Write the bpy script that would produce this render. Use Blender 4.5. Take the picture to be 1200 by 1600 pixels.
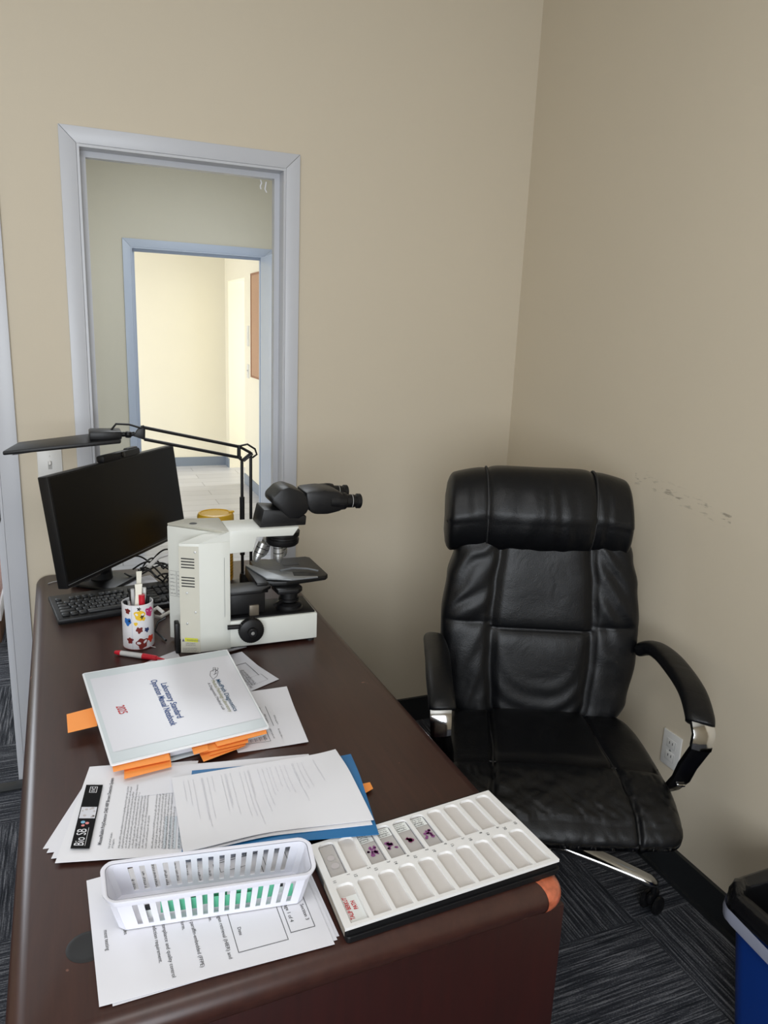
import bpy, bmesh, math, random
from mathutils import Vector, Matrix, noise
random.seed(7)
PI = math.pi
S = bpy.context.scene
for o in list(bpy.data.objects): bpy.data.objects.remove(o)
COL = S.collection

# ------------------------------------------------------------------ camera
YAW, PITCH, ROLL, FPX = 0.3933, -0.2378, 0.0407, 1167.8
CAM = Vector((-1.5724, -2.5335, 1.5579))
_f = Vector((math.sin(YAW)*math.cos(PITCH), math.cos(YAW)*math.cos(PITCH), math.sin(PITCH)))
_r0 = Vector((math.cos(YAW), -math.sin(YAW), 0)); _u0 = _r0.cross(_f)
_r = _r0*math.cos(ROLL) + _u0*math.sin(ROLL); _u = -_r0*math.sin(ROLL) + _u0*math.cos(ROLL)
cd = bpy.data.cameras.new('camera'); cam = bpy.data.objects.new('camera', cd); COL.objects.link(cam)
cd.sensor_fit = 'VERTICAL'; cd.sensor_height = 36; cd.lens = FPX/1600*36; cd.clip_start = .02; cd.clip_end = 60
cam.matrix_world = Matrix(((_r.x, _u.x, -_f.x, CAM.x), (_r.y, _u.y, -_f.y, CAM.y), (_r.z, _u.z, -_f.z, CAM.z), (0, 0, 0, 1)))
S.camera = cam

# ------------------------------------------------------------------ light
w = bpy.data.worlds.new('world'); S.world = w; w.use_nodes = True
w.node_tree.nodes['Background'].inputs[0].default_value = (.62, .72, .9, 1)
w.node_tree.nodes['Background'].inputs[1].default_value = .6
def area(name, loc, direction, sx, sy, power, col):
    l = bpy.data.lights.new(name, 'AREA'); l.shape = 'RECTANGLE'; l.size = sx; l.size_y = sy
    l.energy = power; l.color = col
    o = bpy.data.objects.new(name, l); COL.objects.link(o); o.location = loc
    o.rotation_euler = Vector(direction).to_track_quat('-Z', 'Y').to_euler()
    return o
area('window_daylight', (-2.35, -4.10, 1.60), (.12, 1, -.06), 1.9, 1.5, 80, (.90, .95, 1.0))
area('ceiling_fill', (-1.7, -2.1, 2.70), (0, 0, -1), 1.1, .55, 11, (.98, .97, .96))  # mild overhead fill from an assumed, unseen ceiling panel
area('far_window_daylight', (-2.90, 4.6, 1.15), (1, .38, -.12), 1.1, 1.3, 64, (.93, .96, 1.0))
area('alcove_window_daylight', (1.30, 5.3, 1.3), (-1, 0, 0), .8, 1.7, 26, (.95, .99, 1.0))
area('passage_cool_fill', (-1.68, 1.2, 1.05), (1, .8, -.15), .9, 1.5, 7, (.74, .86, 1.0))  # added bluish fill for the lower passage wall, no known window here
area('passage_fill', (-.9, 1.5, 2.72), (0, 0, -1), .9, .9, 24, (.90, .95, 1.0))  # extra fill added under the passage ceiling to lift its dark walls
area('side_room_daylight', (-3.4, 2.0, 2.4), (.3, -.4, -1), 1.2, 1.2, 60, (.84, .91, 1.0))
S.view_settings.view_transform = 'Standard'; S.view_settings.look = 'None'
S.view_settings.exposure = 0.0; S.view_settings.gamma = 1; S.view_settings.use_curve_mapping = False

# ------------------------------------------------------------------ helpers
def px_ray(x, y): return _f + _r*((x-600)/FPX) - _u*((y-800)/FPX)
def at_z(x, y, z=.75):
    d = px_ray(x, y); return CAM + d*((z-CAM.z)/d.z)
def at_y(x, y, v):
    d = px_ray(x, y); return CAM + d*((v-CAM.y)/d.y)
def at_x(x, y, v):
    d = px_ray(x, y); return CAM + d*((v-CAM.x)/d.x)

def lin(c):
    if isinstance(c, (int, float)): c = (c, c, c)
    return tuple((v/255/12.92 if v/255 <= .04045 else ((v/255+.055)/1.055)**2.4) for v in c[:3]) + (1,)
def mat(name, c, rough=.5, metal=0, noise_amt=0, noise_scale=20, bump=0, bump_scale=200, spec=.5, emit=0, coat=0, trans=0, alpha=1, stretch=(1, 1, 1)):
    m = bpy.data.materials.new(name); m.use_nodes = True; nt = m.node_tree; b = nt.nodes['Principled BSDF']
    b.inputs['Base Color'].default_value = lin(c); b.inputs['Roughness'].default_value = rough
    b.inputs['Metallic'].default_value = metal; b.inputs['Specular IOR Level'].default_value = spec
    b.inputs['Coat Weight'].default_value = coat; b.inputs['Coat Roughness'].default_value = .15
    b.inputs['Transmission Weight'].default_value = trans; b.inputs['Alpha'].default_value = alpha
    if emit: b.inputs['Emission Color'].default_value = lin(c); b.inputs['Emission Strength'].default_value = emit
    tc = nt.nodes.new('ShaderNodeTexCoord'); mp = nt.nodes.new('ShaderNodeMapping'); mp.inputs['Scale'].default_value = stretch
    nt.links.new(tc.outputs['Object'], mp.inputs[0])
    if noise_amt:
        n = nt.nodes.new('ShaderNodeTexNoise'); n.inputs['Scale'].default_value = noise_scale; n.inputs['Detail'].default_value = 6
        r = nt.nodes.new('ShaderNodeMix'); r.data_type = 'RGBA'; cc = lin(c)
        r.inputs[6].default_value = tuple(v*(1-noise_amt) for v in cc[:3])+(1,); r.inputs[7].default_value = tuple(min(1, v*(1+noise_amt)) for v in cc[:3])+(1,)
        nt.links.new(mp.outputs[0], n.inputs[0]); nt.links.new(n.outputs[0], r.inputs[0]); nt.links.new(r.outputs[2], b.inputs['Base Color'])
    if bump:
        n2 = nt.nodes.new('ShaderNodeTexNoise'); n2.inputs['Scale'].default_value = bump_scale; n2.inputs['Detail'].default_value = 4
        bp = nt.nodes.new('ShaderNodeBump'); bp.inputs['Strength'].default_value = bump; bp.inputs['Distance'].default_value = .002
        nt.links.new(mp.outputs[0], n2.inputs[0]); nt.links.new(n2.outputs[0], bp.inputs['Height']); nt.links.new(bp.outputs[0], b.inputs['Normal'])
    return m

WM = {}
def thing(name, label, cat, loc=(0, 0, 0), rotz=0, group=None):
    o = bpy.data.objects.new(name, None); COL.objects.link(o); o.empty_display_size = .05
    o.location = loc; o.rotation_euler = (0, 0, rotz); o['label'] = label; o['category'] = cat
    if group: o['group'] = group
    WM[o] = Matrix.Translation(Vector(loc)) @ Matrix.Rotation(rotz, 4, 'Z')
    return o
def tag(o, label, cat, group=None, kind=None):
    if label: o['label'] = label
    if cat: o['category'] = cat
    if group: o['group'] = group
    if kind: o['kind'] = kind
    return o
class MB:
    def __init__(s): s.bm = bmesh.new(); s.mats = []; s.mi = 0
    def use(s, m):
        if m not in s.mats: s.mats.append(m)
        s.mi = s.mats.index(m); return s
    def face(s, vs, smooth=False):
        try: f = s.bm.faces.new(vs)
        except ValueError: return None
        f.material_index = s.mi; f.smooth = smooth; return f
    def add(s, verts, faces, M=None, smooth=False):
        vs = [s.bm.verts.new((M @ Vector(v)) if M else Vector(v)) for v in verts]
        for f in faces: s.face([vs[i] for i in f], smooth)
        return vs
    def box(s, c, d, M=None, rot=0, bev=0):
        if bev: return s.rbox(c, d, bev, M, rot)
        hx, hy, hz = d[0]/2, d[1]/2, d[2]/2
        R = Matrix.Translation(Vector(c)) @ Matrix.Rotation(rot, 4, 'Z')
        if M: R = M @ R
        v = [(x, y, z) for x in (-hx, hx) for y in (-hy, hy) for z in (-hz, hz)]
        s.add(v, [(0, 1, 3, 2), (4, 6, 7, 5), (0, 4, 5, 1), (2, 3, 7, 6), (0, 2, 6, 4), (1, 5, 7, 3)], R); return s
    def rbox(s, c, d, bev, M=None, rot=0, seg=2):
        b2 = bmesh.new(); bmesh.ops.create_cube(b2, size=1)
        for v in b2.verts: v.co = Vector((v.co.x*d[0], v.co.y*d[1], v.co.z*d[2]))
        bmesh.ops.bevel(b2, geom=b2.edges[:], offset=min(bev, min(d)*.49), segments=seg, affect='EDGES', profile=.5)
        R = Matrix.Translation(Vector(c)) @ Matrix.Rotation(rot, 4, 'Z')
        if M: R = M @ R
        b2.verts.index_update(); s.add([v.co.copy() for v in b2.verts], [[v.index for v in f.verts] for f in b2.faces], R, True); b2.free(); return s
    def b(s, lo, hi, bev=0):
        return s.box([(a+c)/2 for a, c in zip(lo, hi)], [abs(c-a) for a, c in zip(lo, hi)], bev=bev)
    def prism(s, poly, z0, z1, M=None, bev=0):          # polygon in xy (ccw), extruded in z
        b2 = bmesh.new(); n = len(poly)
        a = [b2.verts.new((p[0], p[1], z0)) for p in poly]; c = [b2.verts.new((p[0], p[1], z1)) for p in poly]
        b2.faces.new(a[::-1]); b2.faces.new(c)
        for i in range(n): b2.faces.new((a[i], a[(i+1) % n], c[(i+1) % n], c[i]))
        bmesh.ops.recalc_face_normals(b2, faces=b2.faces[:])
        if bev: bmesh.ops.bevel(b2, geom=b2.edges[:], offset=bev, segments=2, affect='EDGES', profile=.5)
        b2.verts.index_update(); s.add([v.co.copy() for v in b2.verts], [[v.index for v in f.verts] for f in b2.faces], M); b2.free(); return s
    def tube(s, pts, r, seg=10, caps=True, smooth=True):
        pts = [Vector(p) for p in pts]; rs = r if isinstance(r, (list, tuple)) else [r]*len(pts)
        rings = []; up = None
        for i, p in enumerate(pts):
            t = (pts[min(i+1, len(pts)-1)] - pts[max(i-1, 0)]).normalized()
            if up is None: up = t.orthogonal().normalized()
            up = (up - t*up.dot(t)).normalized(); sd = t.cross(up)
            rings.append([s.bm.verts.new(p + (up*math.cos(2*PI*k/seg)+sd*math.sin(2*PI*k/seg))*rs[i]) for k in range(seg)])
        for i in range(len(rings)-1):
            for k in range(seg): s.face((rings[i][k], rings[i+1][k], rings[i+1][(k+1) % seg], rings[i][(k+1) % seg]), smooth)
        if caps: s.face(rings[0][::1]); s.face(rings[-1][::-1])
        return s
    def lathe(s, prof, M=None, seg=32, smooth=True, closed=False):   # prof: (r,z)
        M = M or Matrix.Identity(4); rings = []
        for r, z in prof:
            if r < 1e-6: rings.append([s.bm.verts.new(M @ Vector((0, 0, z)))])
            else: rings.append([s.bm.verts.new(M @ Vector((r*math.cos(2*PI*k/seg), r*math.sin(2*PI*k/seg), z))) for k in range(seg)])
        pairs = list(zip(rings, rings[1:])) + ([(rings[-1], rings[0])] if closed else [])
        for A, B in pairs:
            for k in range(seg):
                k2 = (k+1) % seg
                if len(A) == 1 and len(B) == 1: continue
                if len(A) == 1: s.face((A[0], B[k2], B[k]), smooth)
                elif len(B) == 1: s.face((A[k], A[k2], B[0]), smooth)
                else: s.face((A[k], A[k2], B[k2], B[k]), smooth)
        return s
    def grid(s, P, smooth=True, wrap=False):
        V = [[s.bm.verts.new(p) for p in row] for row in P]
        for i in range(len(V)-1):
            n = len(V[i])
            for j in range(n if wrap else n-1):
                s.face((V[i][j], V[i][(j+1) % n], V[i+1][(j+1) % n], V[i+1][j]), smooth)
        return V
    def done(s, name, m=None, parent=None, sharp=40):
        if m: 
            if not s.mats: s.mats = [m]
        bmesh.ops.recalc_face_normals(s.bm, faces=s.bm.faces[:]) if getattr(s, 'recalc', True) else None
        if parent is None:
            if len(s.bm.verts):
                xs = [v.co for v in s.bm.verts]
                c = Vector(((min(v.x for v in xs)+max(v.x for v in xs))/2, (min(v.y for v in xs)+max(v.y for v in xs))/2, min(v.z for v in xs)))
            else: c = Vector()
            mw = Matrix.Translation(c)
        else: mw = WM[parent]
        s.bm.transform(mw.inverted())
        me = bpy.data.meshes.new(name); s.bm.to_mesh(me); s.bm.free()
        for x in s.mats: me.materials.append(x)
        if sharp:
            try: me.set_sharp_from_angle(angle=math.radians(sharp))
            except Exception: pass
        o = bpy.data.objects.new(name, me); COL.objects.link(o)
        if parent is None: o.location = mw.translation; WM[o] = mw
        else: o.parent = parent; WM[o] = mw.copy()
        return o
def struct(name, mb, m):
    o = mb.done(name, m); o['kind'] = 'structure'; return o
def dup(root, name=None, loc=None, rotz=None, label=None, group=None):
    r = root.copy(); COL.objects.link(r)
    if loc is not None: r.location = loc
    if rotz is not None: r.rotation_euler = (0, 0, rotz)
    if label: r['label'] = label
    if group: r['group'] = group
    for ch in list(root.children):
        c = ch.copy(); COL.objects.link(c); c.parent = r
        for g in list(ch.children):
            d = g.copy(); COL.objects.link(d); d.parent = c
    return r
def frame(o, x, y=None, z=None):     # matrix from origin and x axis / normal
    x = Vector(x).normalized(); z = Vector(z).normalized(); y = z.cross(x).normalized(); x = y.cross(z)
    return Matrix(((x.x, y.x, z.x, o[0]), (x.y, y.y, z.y, o[1]), (x.z, y.z, z.z, o[2]), (0, 0, 0, 1)))
def axis(o, z, hint=(0, 0, 1)):
    z = Vector(z).normalized(); h = Vector(hint)
    if abs(z.dot(h.normalized())) > .95: h = Vector((1, 0, 0))
    x = h.cross(z).normalized(); y = z.cross(x)
    return Matrix(((x.x, y.x, z.x, o[0]), (x.y, y.y, z.y, o[1]), (x.z, y.z, z.z, o[2]), (0, 0, 0, 1)))
def font_verts(text, size, spacing=1, bold=0, shear=0):
    cu = bpy.data.curves.new('t', 'FONT'); cu.body = text; cu.size = size; cu.space_character = spacing; cu.offset = bold; cu.shear = shear
    cu.resolution_u = 3
    ob = bpy.data.objects.new('t', cu); COL.objects.link(ob)
    dg = bpy.context.evaluated_depsgraph_get(); me = bpy.data.meshes.new_from_object(ob.evaluated_get(dg))
    vs = [v.co.copy() for v in me.vertices]; fs = [tuple(p.vertices) for p in me.polygons]
    bpy.data.objects.remove(ob); bpy.data.curves.remove(cu); bpy.data.meshes.remove(me)
    return vs, fs
def add_text(mb, text, size, fn, org=(0, 0), ang=0, bold=0, center=False, sx=1, shear=0):
    """fn maps sheet coordinates (metres) to the world"""
    vs, fs = font_verts(text, size, bold=bold, shear=shear)
    if not vs: return
    if center:
        cx = (min(v.x for v in vs)+max(v.x for v in vs))/2
        for v in vs: v.x -= cx
    ca, sa = math.cos(ang), math.sin(ang)
    mb.add([fn(org[0]+v.x*sx*ca-v.y*sa, org[1]+v.x*sx*sa+v.y*ca) for v in vs], fs)
def quadmark(mb, fn, x0, y0, x1, y1):
    mb.add([fn(x0, y0), fn(x1, y0), fn(x1, y1), fn(x0, y1)], [(0, 1, 2, 3)])
def rectline(mb, fn, x0, y0, x1, y1, t=.0006):
    quadmark(mb, fn, x0, y0, x1, y0+t); quadmark(mb, fn, x0, y1-t, x1, y1); quadmark(mb, fn, x0, y0, x0+t, y1); quadmark(mb, fn, x1-t, y0, x1, y1)
def greek(mb, fn, x0, y, x1, h, rnd, ragged=.2):
    """an illegible line of small print: little broken words"""
    x = x0; xe = x1-(x1-x0)*ragged*rnd.random()
    while x < xe:
        wl = h*rnd.uniform(1.2, 4.5); k = x
        while k < min(x+wl, xe):
            cw = h*rnd.uniform(.3, .6); hh = h*rnd.uniform(.55, .85); lo = y+(0 if rnd.random() > .15 else -h*.2)
            if rnd.random() < .45:
                quadmark(mb, fn, k, lo, k+h*.13, y+hh*1.15); quadmark(mb, fn, k, y+hh*.5, k+cw*.75, y+hh*.68)
            else:
                quadmark(mb, fn, k, lo, k+cw*.75, y+h*.16); quadmark(mb, fn, k+cw*.4, y, k+cw*.6, y+hh)
            k += cw
        x += wl+h*.5

# ------------------------------------------------------------------ materials
def wall_mat(name, c, scuff=False):
    m = mat(name, c, .62, noise_amt=.025, noise_scale=1.6, bump=.12, bump_scale=90, spec=.3)
    if scuff:
        nt = m.node_tree; b = nt.nodes['Principled BSDF']
        geo = nt.nodes.new('ShaderNodeNewGeometry'); sep = nt.nodes.new('ShaderNodeSeparateXYZ'); nt.links.new(geo.outputs['Position'], sep.inputs[0])
        def math_(op, a, b_=None, c_=None):
            n = nt.nodes.new('ShaderNodeMath'); n.operation = op
            for i, v in enumerate((a, b_, c_)):
                if v is None: continue
                if isinstance(v, (int, float)): n.inputs[i].default_value = v
                else: nt.links.new(v, n.inputs[i])
            return n.outputs[0]
        # a slanting band of rubbed marks left on the paint by the chair back
        line = math_('ADD', sep.outputs[2], math_('MULTIPLY', sep.outputs[1], -.12))
        dist = math_('ABSOLUTE', math_('SUBTRACT', line, 1.245))
        band = math_('SUBTRACT', 1, math_('MULTIPLY', dist, 32)); band.node.use_clamp = True
        rng = math_('MULTIPLY', math_('GREATER_THAN', sep.outputs[1], -1.12), math_('LESS_THAN', sep.outputs[1], -.74))
        mp = nt.nodes.new('ShaderNodeMapping'); mp.inputs['Scale'].default_value = (1, 22, 95); nt.links.new(geo.outputs['Position'], mp.inputs[0])
        n = nt.nodes.new('ShaderNodeTexNoise'); n.inputs['Scale'].default_value = 1; n.inputs['Detail'].default_value = 5; nt.links.new(mp.outputs[0], n.inputs[0])
        s_ = math_('MULTIPLY', math_('SUBTRACT', n.outputs[0], .56), 9); s_.node.use_clamp = True
        fac = math_('MULTIPLY', math_('MULTIPLY', s_, band), math_('MULTIPLY', rng, .75))
        src = b.inputs['Base Color'].links[0].from_socket
        mx = nt.nodes.new('ShaderNodeMix'); mx.data_type = 'RGBA'; mx.inputs[7].default_value = lin((96, 88, 78))
        nt.links.new(fac, mx.inputs[0]); nt.links.new(src, mx.inputs[6]); nt.links.new(mx.outputs[2], b.inputs['Base Color'])
    return m
def carpet_mat():
    m = bpy.data.materials.new('carpet_tiles'); m.use_nodes = True; nt = m.node_tree; b = nt.nodes['Principled BSDF']
    L = nt.links.new
    geo = nt.nodes.new('ShaderNodeNewGeometry')
    off = nt.nodes.new('ShaderNodeMapping'); off.inputs['Location'].default_value = (.215, .2, 0.01); L(geo.outputs['Position'], off.inputs[0])
    ck = nt.nodes.new('ShaderNodeTexChecker'); ck.inputs['Scale'].default_value = 2.0; L(off.outputs[0], ck.inputs[0])
    def rib(sc):
        mp = nt.nodes.new('ShaderNodeMapping'); mp.inputs['Scale'].default_value = sc; L(geo.outputs['Position'], mp.inputs[0])
        n = nt.nodes.new('ShaderNodeTexNoise'); n.inputs['Scale'].default_value = 1; n.inputs['Detail'].default_value = 3; n.inputs['Roughness'].default_value = .7; L(mp.outputs[0], n.inputs[0]); return n
    a = rib((5, 165, 1)); c = rib((165, 5, 1))
    a2 = rib((210, 230, 1))
    mx = nt.nodes.new('ShaderNodeMix'); mx.data_type = 'FLOAT'; L(ck.outputs['Fac'], mx.inputs[0]); L(a.outputs[0], mx.inputs[2]); L(c.outputs[0], mx.inputs[3])
    ad = nt.nodes.new('ShaderNodeMath'); ad.operation = 'MULTIPLY_ADD'; L(a2.outputs[0], ad.inputs[0]); ad.inputs[1].default_value = .35; L(mx.outputs[0], ad.inputs[2])
    rp = nt.nodes.new('ShaderNodeValToRGB'); L(ad.outputs[0], rp.inputs[0])
    e = rp.color_ramp.elements; e[0].position = .54; e[0].color = lin((36, 38, 43)); e[1].position = .84; e[1].color = lin((124, 125, 130))
    x = e.new(.68); x.color = lin((60, 62, 68))
    L(rp.outputs[0], b.inputs['Base Color']); b.inputs['Roughness'].default_value = .95; b.inputs['Specular IOR Level'].default_value = .1
    bp = nt.nodes.new('ShaderNodeBump'); bp.inputs['Strength'].default_value = .7; bp.inputs['Distance'].default_value = .003
    L(ad.outputs[0], bp.inputs['Height']); L(bp.outputs[0], b.inputs['Normal'])
    return m
def tile_mat():
    m = bpy.data.materials.new('plank_tile'); m.use_nodes = True; nt = m.node_tree; b = nt.nodes['Principled BSDF']; L = nt.links.new
    geo = nt.nodes.new('ShaderNodeNewGeometry')
    br = nt.nodes.new('ShaderNodeTexBrick'); L(geo.outputs['Position'], br.inputs[0]); br.inputs['Scale'].default_value = 1
    br.inputs['Brick Width'].default_value = .9; br.inputs['Row Height'].default_value = .2; br.inputs['Mortar Size'].default_value = .004
    br.inputs['Color1'].default_value = lin((188, 188, 194)); br.inputs['Color2'].default_value = lin((206, 206, 211)); br.inputs['Mortar'].default_value = lin((150, 150, 155))
    mp = nt.nodes.new('ShaderNodeMapping'); mp.inputs['Scale'].default_value = (3, 30, 1); L(geo.outputs['Position'], mp.inputs[0])
    n = nt.nodes.new('ShaderNodeTexNoise'); n.inputs['Scale'].default_value = 1.5; n.inputs['Detail'].default_value = 5; L(mp.outputs[0], n.inputs[0])
    mx = nt.nodes.new('ShaderNodeMix'); mx.data_type = 'RGBA'; mx.blend_type = 'MULTIPLY'; mx.inputs[0].default_value = .22
    L(br.outputs[0], mx.inputs[6]); L(n.outputs[0], mx.inputs[7]); L(mx.outputs[2], b.inputs['Base Color'])
    b.inputs['Roughness'].default_value = .32
    return m
def wood_mat(name, dark, light, rough, stretch=(1, 14, 14), coat=.0, scuffs=False):
    m = bpy.data.materials.new(name); m.use_nodes = True; nt = m.node_tree; b = nt.nodes['Principled BSDF']; L = nt.links.new
    geo = nt.nodes.new('ShaderNodeNewGeometry'); mp = nt.nodes.new('ShaderNodeMapping'); mp.inputs['Scale'].default_value = stretch; L(geo.outputs['Position'], mp.inputs[0])
    n = nt.nodes.new('ShaderNodeTexNoise'); n.inputs['Scale'].default_value = 4; n.inputs['Detail'].default_value = 8; n.inputs['Roughness'].default_value = .7; n.inputs['Distortion'].default_value = .4; L(mp.outputs[0], n.inputs[0])
    rp = nt.nodes.new('ShaderNodeValToRGB'); L(n.outputs[0], rp.inputs[0]); e = rp.color_ramp.elements
    e[0].position = .33; e[0].color = lin(dark); e[1].position = .7; e[1].color = lin(light)
    out = rp.outputs[0]
    if scuffs:
        v = nt.nodes.new('ShaderNodeTexNoise'); v.inputs['Scale'].default_value = 26; v.inputs['Detail'].default_value = 2; L(geo.outputs['Position'], v.inputs[0])
        r2 = nt.nodes.new('ShaderNodeValToRGB'); L(v.outputs[0], r2.inputs[0]); r2.color_ramp.elements[0].position = .755; r2.color_ramp.elements[1].position = .79
        mx = nt.nodes.new('ShaderNodeMix'); mx.data_type = 'RGBA'; mx.inputs[7].default_value = lin((150, 105, 88)); L(r2.outputs[0], mx.inputs[0]); L(out, mx.inputs[6]); out = mx.outputs[2]
    L(out, b.inputs['Base Color']); b.inputs['Roughness'].default_value = rough; b.inputs['Coat Weight'].default_value = coat; b.inputs['Coat Roughness'].default_value = .2
    return m
M = {}
M['wall'] = wall_mat('cream_wall_paint', (209, 198, 178)); M['wall_r'] = wall_mat('cream_wall_paint_scuffed', (209, 198, 178), True)
M['wall_mid'] = wall_mat('greige_wall_paint', (201, 196, 180)); M['wall_far'] = wall_mat('pale_yellow_wall_paint', (238, 232, 213))
M['ceil'] = mat('ceiling_white', (225, 222, 214), .8)
M['trim'] = mat('satin_white_trim', (196, 198, 204), .35, bump=.05, bump_scale=60)
M['trim_blue'] = mat('grey_blue_trim', (176, 186, 202), .4)
M['carpet'] = carpet_mat(); M['tile'] = tile_mat()
M['base'] = mat('black_vinyl_baseboard', (34, 36, 38), .45); M['base_far'] = mat('blue_grey_baseboard', (128, 138, 152), .4)
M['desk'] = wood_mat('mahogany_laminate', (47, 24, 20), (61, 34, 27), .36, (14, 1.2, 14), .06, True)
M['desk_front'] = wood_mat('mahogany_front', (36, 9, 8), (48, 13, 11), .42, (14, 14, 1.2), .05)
M['desk_edge'] = wood_mat('mahogany_edge', (58, 34, 28), (84, 52, 40), .32, (1.2, 18, 18), .2, True)
M['cap'] = mat('exposed_chipboard_orange', (176, 92, 62), .35, noise_amt=.65, noise_scale=110, coat=.5)
M['leather'] = mat('black_leather', (10, 11, 14), .38, bump=.22, bump_scale=420, noise_amt=.2, noise_scale=8, spec=.32)
_nt = M['leather'].node_tree; _b = [n for n in _nt.nodes if n.type == 'BUMP'][0]; _n = _nt.nodes.new('ShaderNodeTexNoise'); _n.inputs['Scale'].default_value = 16; _n.inputs['Detail'].default_value = 5; _n.inputs['Distortion'].default_value = 1.6
_b2 = _nt.nodes.new('ShaderNodeBump'); _b2.inputs['Strength'].default_value = .16; _b2.inputs['Distance'].default_value = .006; _nt.links.new(_n.outputs[0], _b2.inputs['Height']); _nt.links.new(_b2.outputs[0], _b.inputs['Normal']); _nt.links.new([n for n in _nt.nodes if n.type == 'TEX_COORD'][0].outputs['Object'], _n.inputs[0])
M['thread'] = mat('black_thread', (24, 24, 26), .6)
M['chrome'] = mat('chrome', (205, 205, 205), .10, 1); M['steel'] = mat('brushed_steel', (205, 207, 207), .30, .85)
M['black'] = mat('black_plastic', (17, 17, 19), .42, bump=.05, spec=.35); M['black_matte'] = mat('black_matte', (18, 18, 20), .6)
M['screen'] = mat('dark_screen', (4, 4, 5), .3, spec=.3); M['key'] = mat('grey_black_key', (38, 39, 41), .5); M['dk'] = mat('charcoal_plastic', (46, 46, 48), .5)
M['scope'] = mat('microscope_white', (214, 216, 210), .42, noise_amt=.03, noise_scale=9); M['scope_cream'] = mat('microscope_cream', (196, 194, 182), .45)
M['scope_top'] = mat('microscope_grey_top', (178, 176, 164), .5, noise_amt=.08, noise_scale=14)
M['grease'] = mat('dull_grey_metal', (128, 131, 134), .35, .2)
M['banner_black'] = mat('banner_black_ink', (16, 16, 18), .85, spec=.15); M['print'] = mat('black_ink', (38, 38, 42), .8, spec=.2); M['print_grey'] = mat('faded_grey_ink', (208, 208, 214), .8); M['print_mid'] = mat('grey_ink', (92, 92, 98), .8)
M['paper'] = mat('white_paper', (222, 222, 228), .75, spec=.2); M['paper_warm'] = mat('bright_white_paper', (226, 226, 231), .75, spec=.2)
M['paper_thin'] = mat('thin_grey_paper', (208, 209, 217), .75)
M['vinyl'] = mat('white_vinyl_binder', (196, 204, 208), .28); M['vinyl_edge'] = mat('white_vinyl_edge', (228, 230, 234), .3); M['insert'] = mat('binder_insert_sheet', (212, 212, 219), .3)
M['orange'] = mat('orange_sticky_paper', (255, 158, 74), .7); M['blue'] = mat('blue_folder_card', (22, 104, 160), .5)
M['navy_ink'] = mat('navy_ink', (40, 78, 140), .7); M['red_ink'] = mat('red_ink', (190, 40, 50), .7); M['olive_ink'] = mat('olive_ink', (140, 140, 90), .7); M['teal_ink'] = mat('teal_ink', (40, 80, 110), .7)
M['basket'] = mat('white_polypropylene', (220, 220, 230), .35, spec=.5); M['basket'].node_tree.nodes['Principled BSDF'].inputs['Subsurface Weight'].default_value = .0
M['tray'] = mat('tray_card_white', (224, 223, 222), .6, bump=.1, bump_scale=120); M['pocket'] = mat('tray_pocket', (200, 195, 191), .6, noise_amt=.03, noise_scale=60)
M['tray_side'] = mat('tray_side_taupe', (140, 132, 120), .6)
M['glass'] = mat('slide_glass', (214, 210, 208), .08, trans=.3, alpha=.75); M['stain'] = mat('purple_tissue', (128, 62, 122), .5); M['stain2'] = mat('magenta_tissue', (124, 34, 92), .5); M['stain_grey'] = mat('grey_tissue', (182, 176, 176), .5)
M['frost'] = mat('slide_label_end', (222, 224, 222), .6)
M['green'] = mat('green_slide_end', (98, 190, 152), .4); M['red'] = mat('red_plastic', (190, 26, 46), .3); M['silver'] = mat('silver_grey_plastic', (196, 196, 196), .3)
M['yellow'] = mat('yellow_plastic_lid', (222, 176, 44), .35); M['yellow_body'] = mat('yellow_jar', (226, 168, 20), .4)
M['bin'] = mat('blue_bin_plastic', (8, 52, 130), .35, bump=.06, bump_scale=60); M['bag'] = mat('black_bin_bag', (18, 18, 20), .2, bump=.9, bump_scale=40); M['bag_white'] = mat('grey_white_bag', (150, 154, 172), .45, bump=.3, bump_scale=60)
M['cork'] = mat('cork', (182, 146, 118), .8, noise_amt=.12, noise_scale=120); M['white_plastic'] = mat('white_plastic', (222, 221, 218), .35)
M['dgreen'] = mat('warning_yellow_green', (206, 208, 60), .5); M['cup'] = mat('cup_white_print', (226, 226, 230), .35)
for nm, c in (('c_yellow', (232, 190, 40)), ('c_blue', (40, 104, 180)), ('c_maroon', (112, 36, 32)), ('c_magenta', (190, 48, 110)), ('c_navy', (40, 52, 92)), ('c_red', (200, 60, 40)), ('c_black', (24, 24, 26))): M[nm] = mat('cup_print_'+nm[2:], c, .4)
M['brass'] = mat('dull_brass', (120, 108, 84), .35, .9); M['cardboard'] = mat('brown_cardboard', (92, 66, 50), .8); M['pink'] = mat('pink_card', (214, 176, 172), .7)
M['pane'] = mat('window_pane', (240, 244, 248), .02, trans=1, alpha=.12)

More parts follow.
